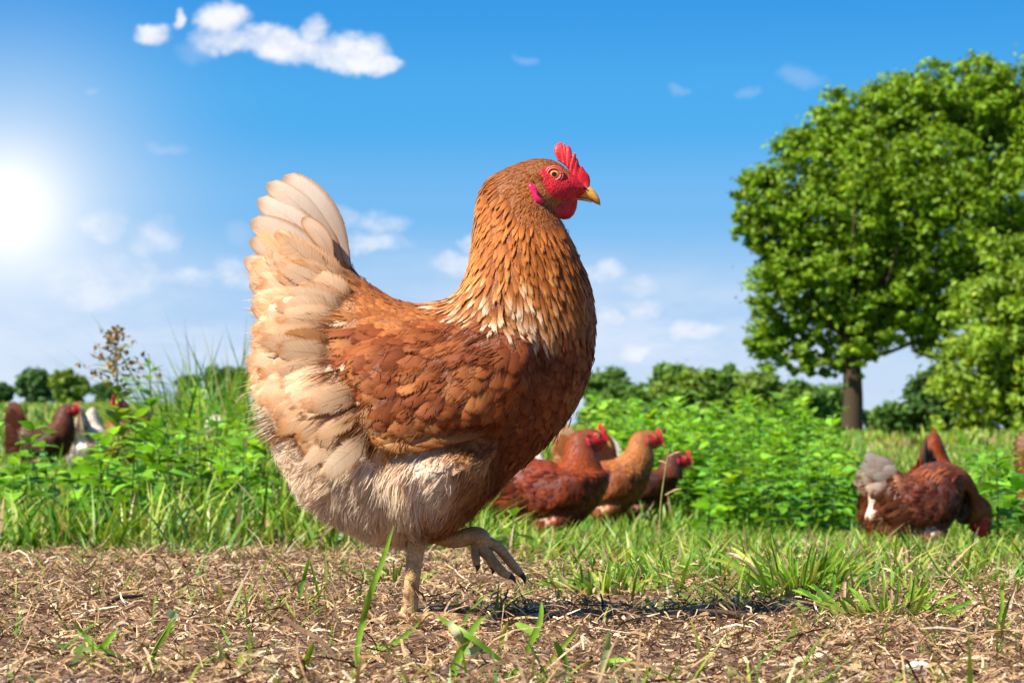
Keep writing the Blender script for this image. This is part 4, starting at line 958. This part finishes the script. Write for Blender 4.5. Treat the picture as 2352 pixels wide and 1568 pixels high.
def make_tree(name, loc, trunk, blb, n, size, colr, label, seed, group, clump=.16, flare=1.0):
    rng = np.random.default_rng(seed); root = empty(name, loc, label, 'tree', group)
    V, F, C, cc = crown_leaves(blb, n, size, rng, np.array(colr), clump)
    ob = mesh('crown', V, F, M['tree'], root, {'col': C}, smooth=False)
    h, r_ = trunk; T_ = [tube([(0, 0, -.3), (0, 0, .25), (r_ * .1, 0, h * .45), (-r_ * .1, 0, h)], [r_ * 1.5 * flare, r_ * 1.08, r_ * .92, r_ * .75], 14, 5)]
    tr = mesh('trunk', *join(T_), M['bark'], root)
    up_ = cc[cc[:, 2] > h * 1.25]
    for q in up_[rng.choice(len(up_), min(26, len(up_)), replace=False)]:
        a = rng.uniform(.75, 1.0); st_ = np.array([0, 0, h * a]); V, F = limb(st_, q, r_ * .24, r_ * .03, rng); mesh('branch', V, F, M['bark'], tr)
    return root
def blobs_at(lst, t, base, dz=1.0):
    """ellipsoids measured in the photograph's side view at distance t, relative to the base point"""
    k = t / FD; out = []
    for (x, y, rx, ry) in lst:
        p = W(x, y, t) - base; out.append((p[0], R.normal(0, .15) * rx * k, p[2], rx * k, (rx + ry) / 2 * k * dz, ry * k))
    return out
t = 92; base = W(1956, 1000, t); base[2] = float(gh(base[0], base[1])) - .1
make_tree('oak_tree', base, ((1000 - 770) * t / FD, 25 * t / FD), blobs_at([(1865, 385, 95, 115), (1965, 290, 105, 95), (2080, 255, 115, 90), (2220, 232, 140, 95), (2390, 300, 190, 160), (1765, 470, 72, 100), (1840, 560, 120, 125), (1785, 665, 78, 105), (2000, 450, 180, 160), (2180, 450, 190, 180), (1960, 640, 150, 120), (2120, 650, 150, 120),
    (1758, 785, 48, 85), (1850, 775, 70, 60), (2000, 745, 90, 55), (2150, 765, 80, 75), (2380, 600, 170, 150), (1950, 855, 38, 34), (1885, 830, 48, 32), (1715, 545, 40, 70), (1725, 440, 45, 60), (1955, 800, 75, 50), (1840, 845, 40, 30)], t, base), 150000, 0.125, (0.175, 0.30, 0.012), 'big spreading oak tree with thick trunk and round crown in the meadow', 3, 'trees', .15)
t = 62; base = W(2330, 1030, t); base[2] = float(gh(base[0], base[1])) - .1
make_tree('ash_tree', base, (2.2, .22), blobs_at([(2330, 640, 90, 110), (2290, 760, 120, 120), (2400, 720, 130, 170), (2250, 880, 95, 110), (2360, 890, 150, 130), (2210, 960, 65, 60)], t, base), 26000, 0.11, (0.21, 0.33, 0.025), 'yellow green leafy tree at the picture edge before the oak', 8, 'trees', .2)
t = 80; base = W(2110, 1025, t); base[2] = float(gh(base[0], base[1])) - .1
make_tree('bushy_tree', base, (1.2, .16), blobs_at([(2150, 900, 50, 60), (2120, 950, 75, 60), (2070, 970, 55, 45), (2180, 970, 70, 60)], t, base), 9000, 0.13, (0.06, 0.14, 0.02), 'dark low bushy tree under the edge of the oak crown', 12, 'trees', .22)
def row_tree(dx, top, hw, t, seed, colr, label, n=8000, size=.24, trunk=.3):
    base = W(dx, 0, t); base[2] = float(gh(base[0], base[1])) - .2; bot = HZ - (base[2] - CAMH) * FD / t; hh = bot - top; rg = np.random.default_rng(seed); hw *= 1.35 if dx > 1000 else 1.0
    lst = [(dx + rg.normal(0, .3) * hw, top + hh * f, hw * rg.uniform(.5, .75), hh * .27) for f in (.28, .32, .45, .5, .62, .72)] + [(dx, top + hh * .26, hw * .55, hh * .25)]
    make_tree('field_tree', base, (hh * .35 * t / FD, trunk), blobs_at(lst, t, base), n, size, colr, label, seed, 'trees', .26)
GA, GBc, GC = (0.115, 0.225, 0.035), (0.16, 0.26, 0.032), (0.075, 0.16, 0.045)
for a in [(5, 880, 28, 190, 20, GC, 'dark low tree on the horizon at the picture edge'), (85, 846, 44, 175, 21, GC, 'rounded dark green tree on the far horizon beyond the dark hen'), (160, 850, 40, 165, 22, GBc, 'olive green tree on the horizon just left of the tall weed'),
          (245, 880, 40, 190, 29, GC, 'low dark tree on the horizon behind the tall weed'), (430, 863, 36, 180, 23, GC, 'small dark round tree on the horizon right of the tall weed'), (520, 843, 52, 170, 24, GC, 'broad dark tree on the horizon just behind the ginger tail'),
          (1395, 848, 58, 150, 25, GA, 'green tree on the horizon close to the ginger hen breast'), (1440, 880, 50, 145, 26, GA, 'lower green tree second from the ginger hen breast'), (1530, 838, 62, 150, 27, GA, 'tall green tree in the middle of the hedgerow above the nettles'),
          (1590, 846, 55, 140, 28, GBc, 'lighter green hedgerow tree right of the tallest one'), (1660, 842, 66, 150, 30, GA, 'broad green hedgerow tree below the left fringe of the oak'), (1740, 850, 64, 140, 31, GBc, 'olive hedgerow tree under the oak\'s lowest left branches'),
          (1820, 880, 55, 145, 32, GA, 'dark hedgerow tree left of the oak trunk'), (1900, 885, 50, 150, 33, GA, 'hedgerow tree touching the left side of the oak trunk'), (2040, 935, 50, 150, 34, GA, 'low far tree seen right of the oak trunk')]:
    row_tree(*a)
print('trees', time.time() - T0)

# ------------------------------------------------------------------ single weeds, tufts, blades
def ribbon(pts, hw, fold=0.3):
    P = catmull(np.asarray(pts, float), 6); n = len(P); v = np.linspace(0, 1, n)
    w = hw * np.interp(v, [0, .15, .55, .85, 1], [.55, .8, 1, .7, .06]); T_ = np.gradient(P, axis=0); T_ /= np.linalg.norm(T_, axis=1)[:, None]
    s = np.cross(T_, np.array([0.25, -1, .35])); s /= np.linalg.norm(s, axis=1)[:, None] + 1e-9; u = np.cross(s, T_)
    V = np.stack([P - s * w[:, None] + u * (w * fold)[:, None], P, P + s * w[:, None] + u * (w * fold)[:, None]], 1).reshape(-1, 3)
    return V, gridfaces(n, 3)
cl_ = lambda x, y: (x / 2.9257, 1177.1 + y / 2.9257)
cm_ = lambda x, y: (746.5 + x / 2.9257, 1177.1 + y / 2.9257)
cr_ = lambda x, y: ((2700 + x / 1.685) / 1.7415, (2000 + y / 1.685) / 1.7415)
def sprig(name, strands, label, cat='grass', group='single grass blades', mat=None):
    """strands: list of (side view points from root to tip, half width mm, colour); rooted on the ground where the first point meets it"""
    x0, y0 = strands[0][0][0]; t = CAMH * FD / (y0 - HZ); b = W(x0, y0, t); b[2] = float(gh(b[0], b[1])) - .002
    root = empty(name, b, label, cat, group) if len(strands) > 1 else None
    for pts_, hw, c in strands:
        P = []
        for k, (x, y) in enumerate(pts_):
            q = W(x, y, t + R.normal(0, .006) * (k > 0)); q[2] += (b[2] - W(x0, y0, t)[2]); P.append(q - b)
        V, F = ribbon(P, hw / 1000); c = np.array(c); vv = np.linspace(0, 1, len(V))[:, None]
        ob = mesh('blade' if root else name, V, F, mat or M['blade'], root, {'col': c * (.8 + .4 * vv)}, loc=None if root else b)
        if root is None: tag(ob, label, cat, group)
    return root
g1_, g2_, g3_ = (0.21, 0.38, 0.025), (0.12, 0.27, 0.02), (0.36, 0.43, 0.06); dr_ = (0.5, 0.36, 0.2)
sprig('grass_stalk', [([cm_(245, 1050), cm_(215, 880), cm_(250, 660), cm_(310, 450), cm_(390, 230), cm_(462, 5)], 2.3, g1_)], 'tallest green grass blade rising across the ginger hen\'s belly')
sprig('grass_sprig', [([cl_(1020, 1010), cl_(1040, 860), cl_(1130, 700), cl_(1190, 630)], 1.8, g2_), ([cl_(1190, 630), cl_(1160, 612), cl_(1120, 580)], 3.2, (.4, .5, .3))], 'bent green stalk with folded pale tip in the front litter left of the tall blade')
sprig('grass_sprig', [([cl_(900, 1000), cl_(850, 970), cl_(690, 890), cl_(560, 880), cl_(360, 830)], 4.0, (.24, .38, .08)), ([cl_(860, 972), cl_(690, 890), cl_(590, 790), cl_(480, 670)], 1.6, g1_), ([cl_(860, 972), cl_(690, 880), cl_(730, 810), cl_(790, 730)], 2.2, g1_)], 'sprawling grass sprig with one broad pale leaf at bottom left')
sprig('grass_sprig', [([cl_(1995, 650), cl_(2040, 450), cl_(2078, 298)], 2.0, g2_), ([cl_(2150, 660), cl_(2140, 540), cl_(2078, 300)], 1.4, g1_)], 'upright forked grass stalk on the bare strip below the ginger tail')
sprig('grass_sprig', [([cl_(1985, 1080), cl_(2040, 950), cl_(2110, 770)], 2.4, g1_), ([cl_(1985, 1080), cl_(1950, 1060), cl_(1915, 1095)], 2.2, g1_)], 'pale split grass blade leaning right at lower left of the hen')
sprig('grass_sprig', [([cl_(1590, 1075), cl_(1605, 960), cl_(1630, 870)], 2.4, g3_), ([cl_(1500, 1120), cl_(1495, 950), cl_(1470, 790)], 1.6, (.2, .22, .06))], 'short broad yellow green blade beside a brownish one at bottom left')
sprig('grass_sprig', [([cm_(780, 1115), cm_(920, 830), cm_(1000, 690), cm_(1060, 620)], 2.4, g1_), ([cm_(1210, 935), cm_(1000, 770), cm_(860, 680), cm_(750, 610)], 2.2, g1_), ([cm_(1090, 850), cm_(1010, 845), cm_(925, 855)], 2.6, (.3, .42, .2)), ([cm_(920, 830), cm_(890, 740), cm_(850, 680), cm_(845, 640)], 3.0, (.45, .45, .22))], 'crossed green blades lying in front of the ginger hen\'s shadow')
sprig('grass_sprig', [([cm_(230, 940), cm_(300, 870), cm_(480, 790), cm_(640, 652)], 2.2, g1_), ([cm_(235, 935), cm_(290, 860), cm_(380, 790)], 1.6, g1_)], 'low green grass blade slanting up beside the standing foot')
sprig('grass_sprig', [([cm_(1060, 1130), cm_(1180, 1060), cm_(1320, 960)], 2.2, g2_)], 'single dark green blade slanting at the bottom centre')
sprig('grass_sprig', [([cm_(1420, 1075), cm_(1580, 880), cm_(1710, 715)], 1.8, g3_), ([cm_(1660, 1085), cm_(1590, 920), cm_(1540, 820)], 2.8, g2_)], 'V shaped pair of grass blades right of the crossed blades')
sprig('grass_sprig', [([cm_(1810, 1110), cm_(1900, 950), cm_(1950, 930), cm_(2070, 920)], 2.0, g1_), ([cm_(1850, 1020), cm_(1890, 870), cm_(1905, 730)], 2.4, (.32, .40, .16)), ([cm_(1900, 960), cm_(1930, 980), cm_(1985, 1000)], 2.4, g2_)], 'small three bladed grass sprig right of centre in the litter')
sprig('grass_sprig', [([cm_(1150, 1015), cm_(1190, 850), cm_(1230, 735)], 1.7, g3_), ([cm_(1330, 1110), cm_(1360, 930), cm_(1440, 750), cm_(1456, 600)], 2.3, g1_), ([cm_(1440, 850), cm_(1360, 790), cm_(1275, 750)], 2.8, g1_)], 'upright grass stalk with broad side leaf in the dark shadow')
sprig('grass_sprig', [([cr_(955, 800), cr_(960, 740), cr_(1060, 610), cr_(1070, 480), cr_(1065, 400)], 1.8, g2_), ([cr_(955, 800), cr_(890, 740), cr_(800, 670)], 2.6, g2_)], 'curving dark grass stalk in front of the big grass tuft')
sprig('grass_sprig', [([cr_(2140, 900), cr_(2200, 700), cr_(2200, 560), cr_(2220, 455)], 1.8, g1_), ([cr_(2145, 930), cr_(2120, 850), cr_(2080, 750)], 2.6, (.3, .4, .16))], 'thin upright stalk at the right hand edge of the soil')
sprig('straw_stalk', [([cr_(600, 1125), cr_(760, 1080), cr_(930, 1040), cr_(1030, 1000)], 2.0, (.72, .52, .32))], 'long pale straw lying across the litter at bottom right', 'straw', 'loose stalks', M['straw'])
sprig('straw_stalk', [([cl_(2330, 1010), cl_(2180, 790), cl_(2000, 680), cl_(1860, 570)], 1.8, (.20, .12, .07))], 'brown bent dead stalk left of the tall green blade', 'straw', 'loose stalks', M['straw'])
sprig('straw_stalk', [([cr_(1150, 830), cr_(1140, 650), cr_(1145, 520), cr_(1180, 440)], 1.5, (.5, .33, .2))], 'thin upright dry stalk beside the big grass tuft', 'straw', 'loose stalks', M['straw'])
sprig('straw_stalk', [([cr_(2250, 780), cr_(2260, 640), cr_(2300, 520)], 1.6, (.68, .5, .32))], 'pale dry stalk standing near the right picture edge', 'straw', 'loose stalks', M['straw'])
# twig
def twig(pts_, label, r_):
    x0, y0 = pts_[0]; t = CAMH * FD / (y0 - HZ); b = W(x0, y0, t); P = [W(x, y, t + .01 * k) - b + np.array([0, 0, .004]) for k, (x, y) in enumerate(pts_)]
    V, F = tube(P, np.linspace(r_, r_ * .5, len(P)), 8, 5); ob = mesh('twig', V, F, M['twig'], loc=(b[0], b[1], float(gh(b[0], b[1])) + .004)); return tag(ob, label, 'twig', 'twigs on the soil')
twig([cr_(560, 850), cr_(370, 805), cr_(280, 795), cr_(160, 785)], 'dark thin twig lying on the soil right of the hen\'s shadow', .0028)
twig([cl_(700, 690), cl_(800, 645), cl_(880, 635), cl_(960, 628)], 'dark curved twig on the litter left of the hen', .0026)
twig([cl_(170, 350), cl_(230, 375), cl_(290, 395)], 'short charred stick at the edge of the grass far left', .005)
# pebble
def pebble(x, y, r_, label):
    t = CAMH * FD / (y - HZ); b = W(x, y, t); a = np.linspace(0, 2 * np.pi, 16, endpoint=False); ph = np.linspace(.05, 3.09, 10); V = []
    for p in ph: V.append(np.stack([np.sin(p) * np.cos(a) * 1.5, np.sin(p) * np.sin(a), np.full(16, np.cos(p) * .7)], 1))
    V = np.concatenate(V); V = V * (1 + .35 * (fbm(V[:, 0] * 2 + 5, V[:, 1] * 2 + V[:, 2] * 3, 6, 2) - .5))[:, None] * r_
    return tag(mesh('pebble', V, gridfaces(10, 16, 0, True), M['stone'], loc=(b[0], b[1], float(gh(b[0], b[1])) + r_ * .5)), label, 'stone')
pebble(*cr_(1640, 1165), .0065, 'small pale lumpy stone lying in the straw at bottom right')
# grass tufts
def tuft(dx, dy, n, h, spread, label, seed, leanx=0.0):
    t = CAMH * FD / (dy - HZ); b = W(dx, dy, t); rg = np.random.default_rng(seed)
    root = empty('grass_tuft', (b[0], b[1], 0), label, 'grass tuft', 'grass tufts on the bare soil')
    for k in range(n):
        a = rg.uniform(0, 2 * np.pi); r_ = spread * rg.random() ** .7; bx_, by_ = b[0] + np.cos(a) * r_, b[1] + np.sin(a) * r_ * .8
        L = h * rg.uniform(.4, 1.2); ln = rg.uniform(.1, 1.1); d = np.array([np.cos(a) * ln + leanx, np.sin(a) * ln * .7, 0]); z0 = float(gh(bx_, by_)) - .003
        P = [np.array([bx_, by_, z0]) + d * L * f ** 1.5 + UPV * L * f * (1 - .35 * f * ln) for f in (0, .35, .7, 1)]
        V, F = ribbon(np.array(P) - np.array([b[0], b[1], 0]), rg.uniform(.0010, .0026)); c = np.array([g1_, g2_, g3_, g1_, dr_][rg.choice(5, p=[.36, .22, .24, .1, .08])]) * rg.uniform(.75, 1.2)
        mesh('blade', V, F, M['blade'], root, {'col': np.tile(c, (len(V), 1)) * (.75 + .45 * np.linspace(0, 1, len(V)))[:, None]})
tuft(1835, 1372, 150, .060, .050, 'largest bright grass tuft, in front of the foraging hen', 1)
tuft(2045, 1432, 75, .042, .055, 'low wide grass tuft nearest the right picture edge', 2)
tuft(1395, 1368, 80, .036, .055, 'short grass tuft just right of the raised foot', 3)
tuft(1560, 1340, 70, .036, .06, 'short spreading grass tuft between the raised foot and the largest tuft', 4)
tuft(1700, 1352, 60, .036, .05, 'yellowish grass tuft touching the left side of the largest tuft', 5)
tuft(905, 1345, 26, .030, .03, 'small green grass tuft behind the standing leg', 6)
# tall weeds on the left
def weed(dx, dytop, t, n, L0, label, seed, seedhead, colr):
    rg = np.random.default_rng(seed); b = W(dx, HZ, t); b[2] = float(gh(b[0], b[1])); top = W(dx, dytop, t)[2]; h = top - b[2]
    root = empty('tall_weed', b, label, 'weed', 'tall weeds')
    V, F = tube([(0, 0, 0), (.01, 0, h * .5), (0, 0, h)], [.004, .003, .0012], 6, 4); mesh('stem', V, F, M['leaf'], root, {'col': np.tile([.16, .13, .05], (len(V), 1))})
    for k in range(n):
        f = .35 + .6 * k / n; a = rg.uniform(0, 6.28); e = rg.uniform(.1, .8); d = np.array([[np.cos(a) * np.cos(e), np.sin(a) * np.cos(e) * .7, np.sin(e)]])
        L = np.array([L0 * (1.25 - f) * rg.uniform(.7, 1.2) * 1.6]); V, F, C = leafpatch(np.array([[.01 * (1 - f), 0, h * f]]), d, UPV[None], L, L * .22, np.array([colr]) * rg.uniform(.8, 1.3))
        mesh('leaf', V, F, M['leaf'], root, {'col': C})
    if seedhead:
        parts = []; cols = []
        for sp in range(20):
            f0 = .66 + .34 * sp / 20; a = sp * 2.4; ln = (1.08 - f0) * .30
            for k in range(14):
                q = (k + 1) / 14; c = np.array([[np.cos(a) * ln * q, np.sin(a) * ln * q, h * f0 + ln * q * .9 - ln * q * q * .5]]) + rg.normal(0, .004, (1, 3)); d = rg.normal(0, 1, (1, 3)) + UPV; d /= np.linalg.norm(d)
                L = np.array([rg.uniform(.010, .020)]); V, F, C = leafpatch(c, d, UPV[None] + rg.normal(0, .4, (1, 3)), L, L * .4, np.array([[.34, .20, .07]]) * rg.uniform(.6, 1.3)); parts.append((V, F)); cols.append(C)
        V, F = join(parts); mesh('seed_head', V, F, M['leaf'], root, {'col': np.concatenate(cols)})['kind'] = 'stuff'
weed(265, 758, 6.6, 34, .095, 'tall weed with brown seed head standing against the sky', 3, True, (.24, .34, .05))
weed(342, 812, 6.8, 32, .095, 'tall green nettle shoot right of the brown seed head weed', 4, False, (.16, .34, .04))
# weeds before the rust hen
def small_weed(dx, dy, t, h, label, seed):
    b = W(dx, dy, t); b[2] = float(gh(b[0], b[1])); c, d, l, k, sp = nettle(0, 0, 0, h, 6, .042, np.array([.12, .24, .02])); root = empty('small_weed', b, label, 'weed', 'small weeds')
    V, F = tube(sp, [.0018, .0015, .001], 5, 3); mesh('stem', V, F, M['leaf'], root, {'col': np.tile([.2, .26, .05], (len(V), 1))})
    for i in range(len(c)):
        V, F, C = leafpatch(c[i:i + 1], d[i:i + 1], UPV[None], l[i:i + 1], l[i:i + 1] * .3, k[i:i + 1]); mesh('leaf', V, F, M['leaf'], root, {'col': C})
small_weed(1180, 1230, 4.2, .085, 'leafy green weed just right of the ginger hen\'s belly', 1)
small_weed(1285, 1235, 4.3, .055, 'small leafy weed in front of the rust hen\'s breast', 2)
def seed_stalk():
    t = 4.0; b = W(1515, 1240, t); b[2] = float(gh(b[0], b[1])); top = W(1535, 1035, t) - b; root = empty('seed_stalk', b, 'tall thin brown grass stalk standing before the small dark hen', 'grass', 'loose stalks')
    V, F = tube([(0, 0, 0), tuple(top * .5 + np.array([-.006, 0, 0])), tuple(top)], [.0016, .0014, .0008], 6, 5); mesh('stem', V, F, M['straw'], root, {'col': np.tile([.26, .24, .07], (len(V), 1))})
    for f, L, s in ((.95, .022, 1), (.88, .016, -1), (.6, .03, 1)):
        p = top * f; V, F = ribbon([p, p + np.array([s * L * .6, 0, L * .3]), p + np.array([s * L, 0, L * .35])], .0016); mesh('spikelet', V, F, M['straw'], root, {'col': np.tile([.4, .28, .12], (len(V), 1))})
seed_stalk()
print('done', time.time() - T0)
